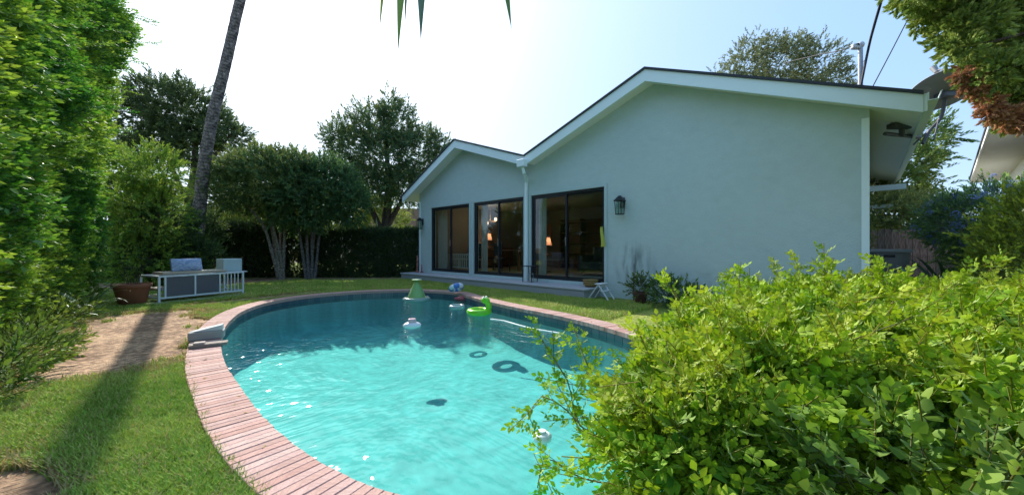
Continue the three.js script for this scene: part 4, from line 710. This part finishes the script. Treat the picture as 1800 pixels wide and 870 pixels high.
// ---------------------------------------------------------------- rose bush in the right foreground
{
  reseed(808);
  const B = V(2.5, 0, -2.7), t = thing('rose_bush', 'sprawling yellow green rose bush filling the right foreground over the pool edge', 'rose bush', B); t.scale.y = 0.93;
  const geo = (() => { const gs = []; for (let i = 0; i < 6; i++) { const g = pinnate(2, 0.042, 0.028, 0.024); const q = Q(V(0, 1, 0), i * 2.4).multiply(Q(V(1, 0, 0), rr(0.5, 1.2))); g.applyQuaternion(q); g.translate(0.02 * i * 0.3, 0.035 * i, 0); gs.push(g); } gs.push(paint(rod(V(0, -0.12, 0), V(0.03, 0.24, 0), 0.0025, 4).toNonIndexed().deleteAttribute('uv'), [0.9, 0.6, 0.5])); return mergeGeometries(gs); })();
  // mounds: local to B (x right, z towards the camera)
  const mounds = [[-0.55, 0.28, 0.1, 0.75, 0.31, 0.8], [0.1, 0.31, -0.2, 0.85, 0.38, 0.95], [0.9, 0.28, -0.4, 0.9, 0.38, 1.0], [0.7, 0.23, 0.7, 0.85, 0.36, 0.7], [-0.2, 0.19, 0.95, 0.75, 0.32, 0.55], [1.8, 0.28, -0.3, 1.0, 0.38, 1.1], [-0.9, 0.27, 0.55, 0.5, 0.32, 0.55], [1.7, 0.28, -1.3, 1.1, 0.38, 0.7], [0.6, 0.31, -1.1, 0.8, 0.38, 0.6], [-1.35, 0.21, 0.65, 0.42, 0.27, 0.4], [-1.55, 0.16, 0.6, 0.3, 0.2, 0.3], [-1.6, 0.16, 0.95, 0.32, 0.17, 0.25]];
  const tone = (p) => { const k = Math.max(0, Math.min(1, 0.45 + 0.55 * perlin.noise(p.x * 1.6, p.y * 1.6, p.z * 1.6) + rr(-0.25, 0.25))); return mixc([0.15, 0.32, 0.014], [0.49, 0.62, 0.018], k); };
  const spots = crownSpots(mounds, 9800, { inner: 0.6, lump: 0.34, up: 0.6, size: [0.7, 1.25], rag: 0.65 }).map((s) => ({ ...s, c: tone(s.p) }));
  // canes with leaves along them
  const cane = (pts, r, n) => {
    const c = new THREE.CatmullRomCurve3(pts.map((p) => p.clone().sub(B)));
    part('cane', limb(c.getPoints(10), r, r * 0.45, { seg: 20, rad: 5, rough: 0.05 }), CANE, t);
    for (let i = 0; i < n; i++) { const q = 0.35 + 0.65 * (i + rnd()) / n, p = c.getPointAt(q), d = c.getTangentAt(q).add(sphereDir().multiplyScalar(0.9)).normalize(); spots.push({ p, dir: d, s: rr(0.6, 1.0), c: tone(p) }); }
  };
  const CANE = mat(0.16, 0.14, 0.04, 0.7);
  cane([V(1.7, 0.1, -2.3), at(1030, 760, 2.3), at(1000, 670, 2.5), at(972, 620, 2.6), at(945, 575, 2.7)], 0.008, 16);
  cane([V(1.8, 0.15, -2.4), at(1080, 700, 2.5), at(1035, 640, 2.7), at(1020, 600, 2.8), at(1010, 570, 2.9)], 0.007, 16);
  cane([V(1.6, 0.1, -2.1), at(1060, 780, 2.1), at(1000, 720, 2.2), at(950, 690, 2.25), at(928, 735, 2.2)], 0.007, 14);
  cane([V(1.5, 0.05, -1.9), at(1060, 850, 1.9), at(1000, 830, 1.95), at(960, 800, 2.0), at(945, 860, 1.95)], 0.007, 14);
  cane([V(2.2, 0.3, -2.9), at(1210, 560, 3.0), at(1195, 515, 3.0), at(1178, 490, 3.0)], 0.007, 10);
  cane([V(2.6, 0.5, -3.0), at(1310, 520, 3.0), at(1300, 480, 3.0), at(1292, 466, 3.0)], 0.007, 10);
  cane([V(3.0, 0.5, -3.0), at(1465, 520, 3.0), at(1460, 480, 3.0), at(1450, 456, 3.0)], 0.007, 12);
  cane([V(3.3, 0.5, -3.0), at(1560, 520, 3.0), at(1555, 490, 3.0), at(1550, 462, 3.0)], 0.007, 10);
  cane([V(3.2, 0.5, -2.3), at(1650, 520, 2.6), at(1690, 480, 2.6), at(1720, 450, 2.6)], 0.007, 9);
  cane([V(2.4, 0.3, -2.0), at(1400, 640, 2.1), at(1480, 590, 2.0), at(1600, 540, 1.9)], 0.006, 12);
  cane([V(2.4, 0.2, -1.8), at(1550, 700, 1.8), at(1640, 650, 1.75), at(1720, 635, 1.7)], 0.006, 9);
  // young shoots standing clear of the mass
  for (let k = 0; k < 95; k++) {
    const m = mounds[Math.floor(rnd() * mounds.length)], d = sphereDir(); d.y = Math.abs(d.y) * 1.3 + 0.15; d.normalize();
    const p0 = V(m[0] + d.x * m[3], m[1] + d.y * m[4], m[2] + d.z * m[5]), l = rr(0.16, 0.42), e = p0.clone().addScaledVector(d, l * 0.6).add(V(rr(-0.15, 0.15), l * 0.45, rr(-0.15, 0.15)));
    part('shoot', limb([p0, p0.clone().lerp(e, 0.5).add(V(0, 0.03, 0)), e], 0.0045, 0.002, { seg: 5, rad: 4, rough: 0 }), CANE, t);
    for (let j = 0; j < 5; j++) { const p = p0.clone().lerp(e, (j + 0.6) / 5); spots.push({ p, dir: d.clone().add(sphereDir().multiplyScalar(0.8)).normalize(), s: rr(0.55, 0.95), c: mixc(tone(p), [0.46, 0.52, 0.03], 0.2 + 0.1 * j) }); }
  }
  for (let k = 0; k < 30; k++) { const a = rr(0, 6.28), m = mounds[k % mounds.length]; part('cane', limb([V(rr(-0.2, 0.6), -0.02, rr(-0.4, 0.4)), V(m[0] * 0.6 + rr(-0.1, 0.1), 0.3, m[2] * 0.6), V(m[0] + 0.6 * m[3] * Math.cos(a), m[1] + 0.3 * m[4], m[2] + 0.6 * m[5] * Math.sin(a))], 0.012, 0.005, { seg: 8, rad: 5 }), CANE, t); }
  foliage('foliage', geo, leafMat({ roughness: 0.7, transmission: 0.55 }), spots, null, t);
  // the largest leaves, one by one
  const kinds = [0, 1, 2, 3].map(() => pinnate(2, 0.052, 0.036, 0.03)), mats = [[0.15, 0.36, 0.02], [0.23, 0.45, 0.02], [0.32, 0.52, 0.022], [0.10, 0.28, 0.02], [0.40, 0.32, 0.03]].map((c) => leafMat({ color: lin(...c), roughness: 0.65, transmission: 0.55 }));
  let made = 0, tries = 0; const eye = V(0, EYE, 0).sub(B);
  while (made < 285 && tries++ < 9000) {
    const m = mounds[Math.floor(rnd() * mounds.length)], d = sphereDir(); if (d.y < -0.1) continue;
    const p = V(m[0] + d.x * m[3] * 1.06, m[1] + d.y * m[4] * 1.1, m[2] + d.z * m[5] * 1.06); if (p.y < 0.15) continue;
    if (d.dot(eye.clone().sub(p)) < 0.1) continue;
    if (mounds.some((c) => c !== m && ((p.x - c[0]) / c[3]) ** 2 + ((p.y - c[1]) / c[4]) ** 2 + ((p.z - c[2]) / c[5]) ** 2 < 0.95)) continue;
    const l = part('leaf', kinds[made % 4], mats[Math.min(4, Math.floor(rnd() * 4.15))], t); l.position.copy(p);
    l.quaternion.copy(orient(d.clone().add(sphereDir().multiplyScalar(0.9)).add(V(-0.3, 0, 0)).normalize(), rnd() * 6.28)); const s = rr(0.9, 1.5); l.scale.set(s, s, s); made++;
  }
}
// broad leaved ivy under the rose bush, lower right
bush('ivy_plant', 'broad leaved dark ivy below the rose bush in the lower right corner', 'ivy', V(2.3, 0, -1.25), [[0, 0.25, 0, 0.6, 0.28, 0.35], [-0.7, 0.2, -0.1, 0.5, 0.22, 0.35], [0.8, 0.35, -0.2, 0.6, 0.35, 0.4]], 800, sprig({ n: 8, len: 0.2, L: 0.06, W: 0.048, spread: 1.2 }), [[0.10, 0.21, 0.03], [0.22, 0.34, 0.05]], { size: [0.7, 1.1] });
// ---------------------------------------------------------------- right background
{
  reseed(1212);
  // wooden fence behind the bin
  const f = thing('wooden_fence', 'weathered brown board fence across the side passage', 'fence', V(8.9, 0, -10.3), -0.35);
  const fm = [[0.38, 0.27, 0.22], [0.44, 0.31, 0.26], [0.33, 0.24, 0.2], [0.52, 0.33, 0.28]].map((c) => mat(...c, 0.9, { map: barkColor, bumpMap: barkTex, bumpScale: 0.006 }));
  for (let k = 0; k < 34; k++) part('board', box(0.135, 1.62 + rr(-0.02, 0.02), 0.02, -0.2 + k * 0.145, 0.82, rr(-0.003, 0.003)), fm[k > 10 && k < 16 ? 3 : Math.floor(rnd() * 3)], f);
  for (const y of [0.4, 1.3]) part('rail', box(5.0, 0.08, 0.04, 2.25, y, -0.032), fm[2], f);
  for (const x of [-0.2, 2.3, 4.6]) part('post', box(0.1, 1.75, 0.1, x, 0.87, -0.105), fm[2], f);
  const b = thing('wheelie_bin', 'grey lidded waste bin beside the house corner', 'bin', V(7.72, 0, -7.75), HTURN + 0.15);
  const gm = mat(0.28, 0.28, 0.29, 0.6);
  const body = new THREE.CylinderGeometry(0.42, 0.34, 0.98, 4, 1).rotateY(Math.PI / 4); body.scale(1, 1, 1.1); part('body', body.translate(0, 0.55, 0), gm, b);
  part('lid', rbox(0.66, 0.07, 0.74, 0, 1.08, 0, 0.025), mat(0.36, 0.36, 0.37, 0.55), b); part('handle', [rod(V(-0.22, 1.05, 0.42), V(0.22, 1.05, 0.42), 0.016)], gm, b);
  part('grip', rbox(0.16, 0.05, 0.03, 0, 0.98, -0.345, 0.01), BLACK, b);
  for (const x of [-0.27, 0.27]) part('wheel', new THREE.CylinderGeometry(0.1, 0.1, 0.05, 20).rotateZ(Math.PI / 2).translate(x, 0.1, 0.3), BLACK, b);
  for (let k = 0; k < 3; k++) part('rib', rbox(0.5, 0.02, 0.02, 0, 0.35 + k * 0.2, -0.315 - 0.022 * k, 0.006), gm, b);
  // shrubs
  bush('side_tree', 'dark green leafy tree beside the right eave of the house', 'tree', V(11.4, 0, -12.2), [[-0.3, 2.6, 0, 1.6, 1.4, 1.2], [-1.0, 3.8, 0, 1.0, 0.9, 0.9], [0.9, 3.6, 0, 1.2, 1.0, 1.0], [-1.6, 1.8, 0.3, 1.0, 0.9, 0.9], [1.2, 1.9, 0.3, 1.2, 0.9, 0.9], [1.6, 4.6, 0, 0.9, 0.8, 0.8]], 3300, sprigMid, [[0.13, 0.23, 0.06], [0.24, 0.33, 0.08]], { size: [0.75, 1.15], r0: 0.08 });
  bush('side_shrub', 'small yellow green shrub above the waste bin', 'shrub', V(8.6, 0, -9.4), [[0, 1.55, 0, 0.28, 0.35, 0.28], [0, 0.8, 0, 0.2, 0.6, 0.2]], 160, sprigMid, [[0.16, 0.22, 0.05], [0.24, 0.28, 0.06]], { size: [0.5, 0.8] });
  const pl = bush('plumbago_shrub', 'blue flowering shrub to the right of the house passage', 'shrub', V(8.75, 0, -6.9), [[0, 1.6, 0, 0.9, 0.5, 0.7], [0.6, 1.9, -0.2, 0.7, 0.45, 0.6], [-0.6, 1.65, 0.1, 0.5, 0.35, 0.5], [0.6, 0.8, 0, 0.9, 0.7, 0.7]], 2100, sprigSmall, [[0.17, 0.29, 0.13], [0.28, 0.42, 0.17]], { size: [0.8, 1.3], r0: 0.03 });
  const fl = (() => { const gs = []; for (let k = 0; k < 9; k++) for (let j = 0; j < 5; j++) { const g = leaf(0.016, 0.014, 0.05, 0.1).toNonIndexed(); g.applyQuaternion(Q(V(0, 0, 1), j * 1.257)); const d = sphereDir(); d.y = Math.abs(d.y); g.applyQuaternion(new THREE.Quaternion().setFromUnitVectors(V(0, 0, 1), d)); g.translate(d.x * 0.045, d.y * 0.045, d.z * 0.045); gs.push(paint(g, [1, 1, 1])); } return mergeGeometries(gs); })();
  foliage('blossom', fl, leafMat({ roughness: 0.9 }), crownSpots([[0, 1.62, 0, 0.95, 0.55, 0.75], [0.6, 1.92, -0.2, 0.75, 0.5, 0.65], [-0.6, 1.67, 0.1, 0.55, 0.4, 0.55]], 240, { inner: 0.97, lump: 0.2, size: [1.1, 1.8] }), [[0.24, 0.32, 0.68], [0.40, 0.48, 0.78]], pl);
  bush('side_shrub', 'sunlit yellow green shrub at the right edge of the picture', 'shrub', V(7.45, 0, -5.2), [[0, 1.0, 0, 0.75, 0.75, 0.6], [0.3, 1.5, -0.1, 0.6, 0.5, 0.5], [-0.5, 0.6, 0.1, 0.5, 0.5, 0.4], [0.6, 0.9, 0.3, 0.6, 0.8, 0.5]], 1900, sprigSmall, [[0.28, 0.38, 0.06], [0.46, 0.52, 0.08]], { size: [0.8, 1.3], r0: 0.03 });
  bush('side_shrub', 'pale tipped shrub hanging over the fence under the blue flowers', 'shrub', V(10.4, 0, -10.5), [[0, 2.2, 0, 0.9, 0.45, 0.6], [0.7, 2.1, 0, 0.8, 0.5, 0.6]], 800, sprigMid, [[0.24, 0.33, 0.13], [0.38, 0.43, 0.17]], { size: [0.55, 0.85] });
  makeStrap('bird_of_paradise', 'dark fan of long upright leaves in front of the board fence', V(7.75, 0, -6.6), 22, 1.25, 0.09, [0.06, 0.11, 0.05], 0.5);
  makeStrap('bird_of_paradise', 'low grey green fan of leaves right behind the rose bush', V(6.3, 0, -5.6), 18, 0.95, 0.1, [0.09, 0.15, 0.11], 0.8);
  // neighbour house on the right
  const n = thing('neighbour_house', 'white neighbouring house with a sloping eave at the far right', 'house', V(10.9, 0, -8.55), Math.atan2(6.45, 7.5) + Math.PI / 2 - Math.PI / 2);
  const W = mat(0.72, 0.72, 0.70, 0.8);
  // local x along the eave away from the camera, z towards the camera side right
  n.rotation.y = Math.atan2(6.45, 7.5);
  part('fascia', box(11, 0.2, 0.04, 5.5, 3.95, 0), W, n); part('soffit', box(11, 0.04, 0.9, 5.5, 3.86, 0.47), mat(0.6, 0.6, 0.58, 0.8), n);
  part('wall', box(10.6, 3.9, 0.16, 5.6, 1.92, 0.95), W, n); part('end_wall', box(0.16, 3.9, 6, 0.35, 1.92, 4.05), W, n);
  const rs = new THREE.Shape([[-0.04, 4.06], [4.2, 5.6], [4.2, 5.48], [-0.04, 3.97]].map((a) => new THREE.Vector2(...a))); part('roof', new THREE.ExtrudeGeometry(rs, { depth: 11.1, bevelEnabled: false }).rotateY(-Math.PI / 2).translate(11.05, 0.001, 0), SHINGLE, n);
  for (const x of [2.0, 4.6]) { const w = part('window', [box(1.1, 1.0, 0.05, x, 2.9, 0.85)], W, n); for (const k of [-0.26, 0.26]) part('pane', box(0.46, 0.86, 0.02, x + k, 2.9, 0.818), mat(0.08, 0.09, 0.1, 0.1), w); }
}
// ---------------------------------------------------------------- satellite dish, service mast and cables
{
  const base = V(7.25, 2.98, -6.62), dc = at(1662, 163, 6.55);
  const metal = mat(0.12, 0.12, 0.13, 0.5, { metalness: 0.6 }), dm = mat(0.23, 0.22, 0.22, 0.7);
  const t = thing('satellite_dish', 'large grey satellite dish on a bracket at the right eave', 'satellite dish', base);
  const rim = 0.50, prof = []; for (let i = 0; i <= 14; i++) { const r = rim * i / 14; prof.push(new THREE.Vector2(Math.max(r, 0.001), 0.32 * r * r)); } for (let i = 14; i >= 0; i--) { const r = rim * i / 14; prof.push(new THREE.Vector2(Math.max(r, 0.001), 0.32 * r * r - 0.012)); }
  const q = new THREE.Quaternion().setFromUnitVectors(V(0, 1, 0), V(0.10, 0.85, -0.50).normalize());
  const dish = new THREE.LatheGeometry(prof, 48); dish.scale(1.0, 1, 0.92);
  const off = dc.clone().sub(base);
  const d = part('reflector', dish, dm, t); d.quaternion.copy(q); d.position.copy(off);
  const back = V(0, -0.05, 0).applyQuaternion(q).add(off);
  part('back_bracket', [rbox(0.24, 0.09, 0.2, back.x, back.y - 0.02, back.z, 0.02)], metal, t);
  part('mast', limb([V(0, 0, 0), V(0.12, 0.22, 0), V(0.3, 0.45, 0.02), back], 0.028, 0.026, { seg: 14, rad: 8, rough: 0 }), metal, t);
  part('strut', rod(V(0, 0.02, -0.15), V(0.26, 0.4, 0.02), 0.012), metal, t); part('strut', rod(V(0, 0.02, 0.18), V(0.26, 0.4, 0.02), 0.012), metal, t);
  part('feed_arm', [rod(V(0, 0.06, 0.42).applyQuaternion(q).add(off), V(0, 0.5, 0.1).applyQuaternion(q).add(off), 0.014)], metal, t);
  part('feed_horn', [new THREE.CylinderGeometry(0.05, 0.035, 0.14, 14).applyQuaternion(q).translate(...V(0, 0.53, 0.08).applyQuaternion(q).add(off).toArray())], mat(0.3, 0.3, 0.3, 0.5), t);
  // bracket that reaches back under the eave
  const toL = (px, py, dd) => at(px, py, dd).sub(base);
  part('wall_arm', [rod(toL(1557, 235, 5.95), toL(1618, 241, 6.4), 0.03)], metal, t);
  part('plate', [rbox(0.34, 0.08, 0.16, ...toL(1586, 221, 5.95).toArray(), 0.015), rod(toL(1586, 222, 5.95), toL(1587, 238, 6.1), 0.035)], metal, t);
  const m = thing('service_mast', 'grey electricity mast with a weatherhead on the roof', 'mast', toHouse(0.15, 3.2, 5));
  const gm = mat(0.42, 0.42, 0.44, 0.5, { metalness: 0.4 });
  part('pipe', cyl(0.05, 0.05, 3.0, 0, 1.5, 0), gm, m); part('weatherhead', [new THREE.SphereGeometry(0.085, 16, 12).translate(0, 3.02, 0), rbox(0.2, 0.13, 0.13, -0.12, 2.98, 0, 0.04)], mat(0.55, 0.55, 0.56, 0.6), m);
  part('insulator', [rbox(0.3, 0.05, 0.05, 0.03, 1.85, 0, 0.01), cyl(0.03, 0.03, 0.1, 0.16, 1.9, 0)], metal, m);
  const mastTop = toHouse(0.15, 6.15, 5);
  const cable = (label, pts, r) => { const o = part('power_cable', new THREE.TubeGeometry(new THREE.CatmullRomCurve3(pts), 30, r, 5), mat(0.015, 0.015, 0.018, 0.7)); tag(o, label, 'cable', 'overhead cables'); };
  cable('thick twisted black cable running up from the service mast', [toHouse(0.15, 5.1, 4.9), at(1529, 80, 9.2), at(1538, 45, 8.6), at(1551, 0, 8.0), at(1575, -90, 7)], 0.028);
  cable('thin straight black cable crossing the sky right of the mast', [at(1530, 162, 12), at(1567, 92, 12), at(1600, 28, 12), at(1650, -70, 12)], 0.016);
  cable('short slack cable drooping left from the weatherhead', [mastTop, at(1508, 75, 9.3), at(1492, 84, 9.5), at(1440, 96, 11), at(1380, 110, 14)], 0.014);
}
// ---------------------------------------------------------------- conifer overhanging the top right corner
{
  reseed(606);
  const B = V(7.6, 0, -3.6), t = thing('juniper_tree', 'shaggy green juniper with rusty dead tips hanging into the top right corner', 'conifer', B);
  const bm = barkMat(0.2, 0.13, 0.09);
  part('trunk', limb([V(0, -0.05, 0), V(0.1, 2, 0), V(0, 4, 0), V(0.1, 6.5, 0)], 0.26, 0.1, { seg: 16, rad: 10, rough: 0.3 }), bm, t);
  const needle = (() => { const gs = []; for (let k = 0; k < 36; k++) { const tt = k / 36, g = leaf(0.032 * rr(0.7, 1.3), 0.011, 0, 0.1).toNonIndexed(); g.applyQuaternion(Q(V(0, 1, 0), k * 2.4).multiply(Q(V(1, 0, 0), rr(0.6, 1.4) * (1 - 0.6 * tt)))); g.translate(0, 0.055 * tt, 0); const c = rr(0.8, 1.2); gs.push(paint(g, [c, c, c])); } return mergeGeometries(gs); })();
  // boughs: clumps from the frame corner; given by where they hang in metres
  const clumps = [], px = [[1655, 5, 0.19], [1700, 15, 0.24], [1745, 30, 0.28], [1800, 40, 0.3], [1640, 30, 0.13], [1680, 55, 0.17], [1720, 70, 0.2], [1765, 85, 0.24], [1690, 85, 0.12], [1712, 110, 0.13], [1745, 125, 0.17], [1790, 135, 0.24], [1775, 172, 0.15], [1805, 195, 0.17], [1740, 155, 0.1], [1730, 40, 0.15], [1770, 55, 0.15], [1795, 90, 0.17], [1640, -50, 0.3], [1720, -50, 0.4], [1800, -50, 0.5], [1605, -5, 0.12], [1850, 60, 0.5], [1860, 150, 0.4], [1900, 0, 0.6]];
  px.forEach(([x, y, r]) => { const p = at(x, y, 3.9 + rr(-0.3, 0.3)).sub(B); clumps.push([p.x, p.y, p.z, r, r * 0.95, r]); });
  for (let k = 0; k < 9; k++) clumps.push([rr(-0.6, 1.8), rr(3.6, 6.8), rr(-0.6, 1.6), 0.6, 0.5, 0.6]);
  clumps.slice(0, 25).filter((_, i) => i % 2 === 0).forEach((c) => part('limb', limb([V(0, Math.max(2.2, c[1] - 0.5), 0), V(c[0] * 0.5, c[1] + 0.25, c[2] * 0.5), V(c[0], c[1], c[2])], 0.05, 0.01, { seg: 10, rad: 6, rough: 0.2 }), bm, t));
  foliage('crown', needle, leafMat({ roughness: 0.8, transmission: 0.3 }), crownSpots(clumps, 26000, { inner: 0.5, lump: 0.3, size: [0.8, 1.4], up: 0.0, rag: 0.7 }), [[0.18, 0.27, 0.05], [0.42, 0.48, 0.12]], t);
  const rust = [[1695, 128, 0.05], [1706, 148, 0.06], [1740, 185, 0.08], [1755, 200, 0.07], [1775, 205, 0.08], [1800, 212, 0.09], [1722, 160, 0.05], [1712, 135, 0.05]].map(([x, y, r]) => { const p = at(x, y, 3.7).sub(B); return [p.x, p.y, p.z, r, r * 1.1, r]; });
  foliage('dead_twigs', needle, leafMat({ roughness: 0.95, transmission: 0.2 }), crownSpots(rust, 420, { inner: 0.2, lump: 0.35, size: [0.7, 1.1], up: -0.5, rag: 1.1 }), [[0.40, 0.17, 0.08], [0.60, 0.33, 0.18]], t);
}
// ---------------------------------------------------------------- sword leaves hanging from above
{
  const head = V(-0.28, 2.75, -1.35), B = V(0.5, 0, 1.6), t = thing('yucca_tree', 'sword shaped green leaves hanging into the top edge of the picture', 'yucca', B);
  part('trunk', limb([V(0, -0.05, 0), V(0.05, 1.6, 0), V(-0.1, 2.7, -0.8), V(-0.5, 3.05, -2.1), head.clone().sub(B)], 0.1, 0.045, { seg: 24, rad: 10, rough: 0.2 }), barkMat(0.2, 0.16, 0.12), t);
  const m = [[0.10, 0.19, 0.03], [0.06, 0.12, 0.06], [0.055, 0.115, 0.075], [0.07, 0.15, 0.03], [0.18, 0.24, 0.03]].map((c) => mat(...c, 0.45, { transmission: 0.3, thickness: 0 }));
  const sword = (tip, w, mm, lift = 0.25) => {
    const a = head.clone().sub(B), e = tip.clone().sub(B), c = a.clone().lerp(e, 0.55).add(V(0, lift, 0)), curve = new THREE.QuadraticBezierCurve3(a, c, e), n = 16, pos = [], idx = [];
    const side = V(0, 1, 0).cross(e.clone().sub(a)).setY(0).normalize(); if (side.length() < 0.1) side.set(1, 0, 0);
    const fx = V(1, 0, 0.25).normalize();
    for (let i = 0; i <= n; i++) { const k = i / n, p = curve.getPoint(k), ww = w * Math.min(1, 0.5 + 1.5 * k) * Math.min(1, (1 - k) * 4.2) + 0.0004; const s = side.clone().lerp(fx, k).normalize(); pos.push(p.x - s.x * ww / 2, p.y, p.z - s.z * ww / 2, p.x, p.y - 0.004, p.z - 0.006, p.x + s.x * ww / 2, p.y, p.z + s.z * ww / 2); }
    for (let i = 0; i < n; i++) for (const j of [0, 1]) { const q = i * 3 + j; idx.push(q, q + 1, q + 3, q + 1, q + 4, q + 3); }
    const g = new THREE.BufferGeometry(); g.setAttribute('position', new THREE.Float32BufferAttribute(pos, 3)); g.setIndex(idx); g.computeVertexNormals(); part('leaf', g, mm, t);
  };
  sword(at(667, 42, 1.75), 0.065, m[4], 0.6); sword(at(699, 86, 1.6), 0.09, m[0], 0.75); sword(at(711, 42, 1.8), 0.05, m[1], 0.7); sword(at(739, 68, 1.55), 0.11, m[2], 0.8); sword(at(899, 50, 1.7), 0.07, m[3], 0.6);
  reseed(31);
  for (let k = 0; k < 26; k++) { const a = k * 2.4, l = rr(0.5, 0.75); sword(head.clone().add(V(Math.cos(a) * l, rr(-0.05, 0.6), Math.sin(a) * l)), 0.045, m[k % 4], 0.15); }
}
// ---------------------------------------------------------------- grass
{
  reseed(2024);
  const tuft = (h, n, r) => { const gs = []; for (let k = 0; k < n; k++) { const g = new THREE.BufferGeometry(), hh = h * rr(0.55, 1.2), w = 0.0035, l = rr(0.3, 1.1) * hh, a = rr(0, 6.283); g.setAttribute('position', new THREE.Float32BufferAttribute([-w, 0, 0, w, 0, 0, w * 0.8, hh * 0.6, l * 0.35, -w, 0, 0, w * 0.8, hh * 0.6, l * 0.35, -w * 0.8, hh * 0.6, l * 0.35, -w * 0.8, hh * 0.6, l * 0.35, w * 0.8, hh * 0.6, l * 0.35, 0, hh, l], 3)); g.rotateY(a); g.translate(rr(-r, r), 0, rr(-r, r)); g.computeVertexNormals(); const c = rr(0.75, 1.25); gs.push(paint(g, [c * rr(0.9, 1.2), c, c * 0.9])); } return mergeGeometries(gs); };
  const grow = offset(0.275), gm = leafMat({ roughness: 0.7, transmission: 0.35 });
  const build = (name, label, geo, area, n, sc) => {
    const spots = []; let guard = 0;
    while (spots.length < n && guard++ < n * 4) {
      const [x, d] = area(); if (insidePool(x, -d, grow)) continue;
      const b = bare(x, d); if (rnd() < b * 1.25 - 0.05) continue;
      const k = Math.max(0, Math.min(1, 0.5 + 1.1 * fbm(x * 1.3, d * 1.3, 9) + rr(-0.2, 0.2)));
      const c = b > 0.35 && rnd() < 0.6 ? [0.44, 0.37, 0.18] : rnd() < 0.13 ? [0.50, 0.43, 0.20] : mixc([0.21, 0.37, 0.05], [0.43, 0.52, 0.12], k);
      spots.push({ p: V(x, 0.001, -d), dir: V(rr(-0.15, 0.15), 1, rr(-0.15, 0.15)).normalize(), s: rr(...sc), c });
    }
    const g = new THREE.Group(); const im = foliage(name, geo, gm, spots, null, scene); im.userData.label = label; im.userData.category = 'grass'; im.name = numbered(name);
  };
  // left lawn: between the hedge foot and the pool
  const hedgeX = (d) => -1.85 - 0.93 * d;
  build('grass', 'short sunlit lawn grass on the left between hedge and pool', tuft(0.045, 12, 0.03), () => { const d = 1.0 + 8.5 * rnd() ** 1.7; return [hedgeX(d) - 0.3 + rnd() * (3.3 + Math.max(0, d - 4) * 0.75), d]; }, 62000, [0.7, 1.25]);
  build('grass', 'shaded lawn grass along the back and in front of the house', tuft(0.05, 12, 0.05), () => { const k = rnd(); if (k < 0.5) { const u = rr(3.0, 12.8), z = -rr(0.7, 2.6), p = toHouse(u, 0, z); return [p.x, -p.z]; } return [rr(-8.5, -2.2), rr(8.8, 13.4)]; }, 17000, [0.8, 1.4]);
}
{
  reseed(77);
  const spots = [], g = paint(leaf(0.045, 0.022, 0.3, 0.1).rotateX(Math.PI / 2).toNonIndexed(), [1, 1, 1]), grow = offset(0.0);
  while (spots.length < 420) { const d = rr(1.2, 13), x = rr(-9, 2.5); if (insidePool(x, -d, grow) || x < -1.6 - 0.9 * d) continue; spots.push({ p: V(x, insidePool(x, -d, offset(0.28)) ? COPING_TOP + 0.006 : 0.03, -d), dir: V(rr(-0.3, 0.3), 1, rr(-0.3, 0.3)).normalize(), s: rr(0.5, 1.1) }); }
  const im = foliage('fallen_leaves', g, LEAF, spots, [[0.22, 0.13, 0.05], [0.42, 0.34, 0.12]], scene); im.userData.label = 'dry fallen leaves scattered over the lawn'; im.userData.category = 'leaves';
}
renderer.render(scene, camera);
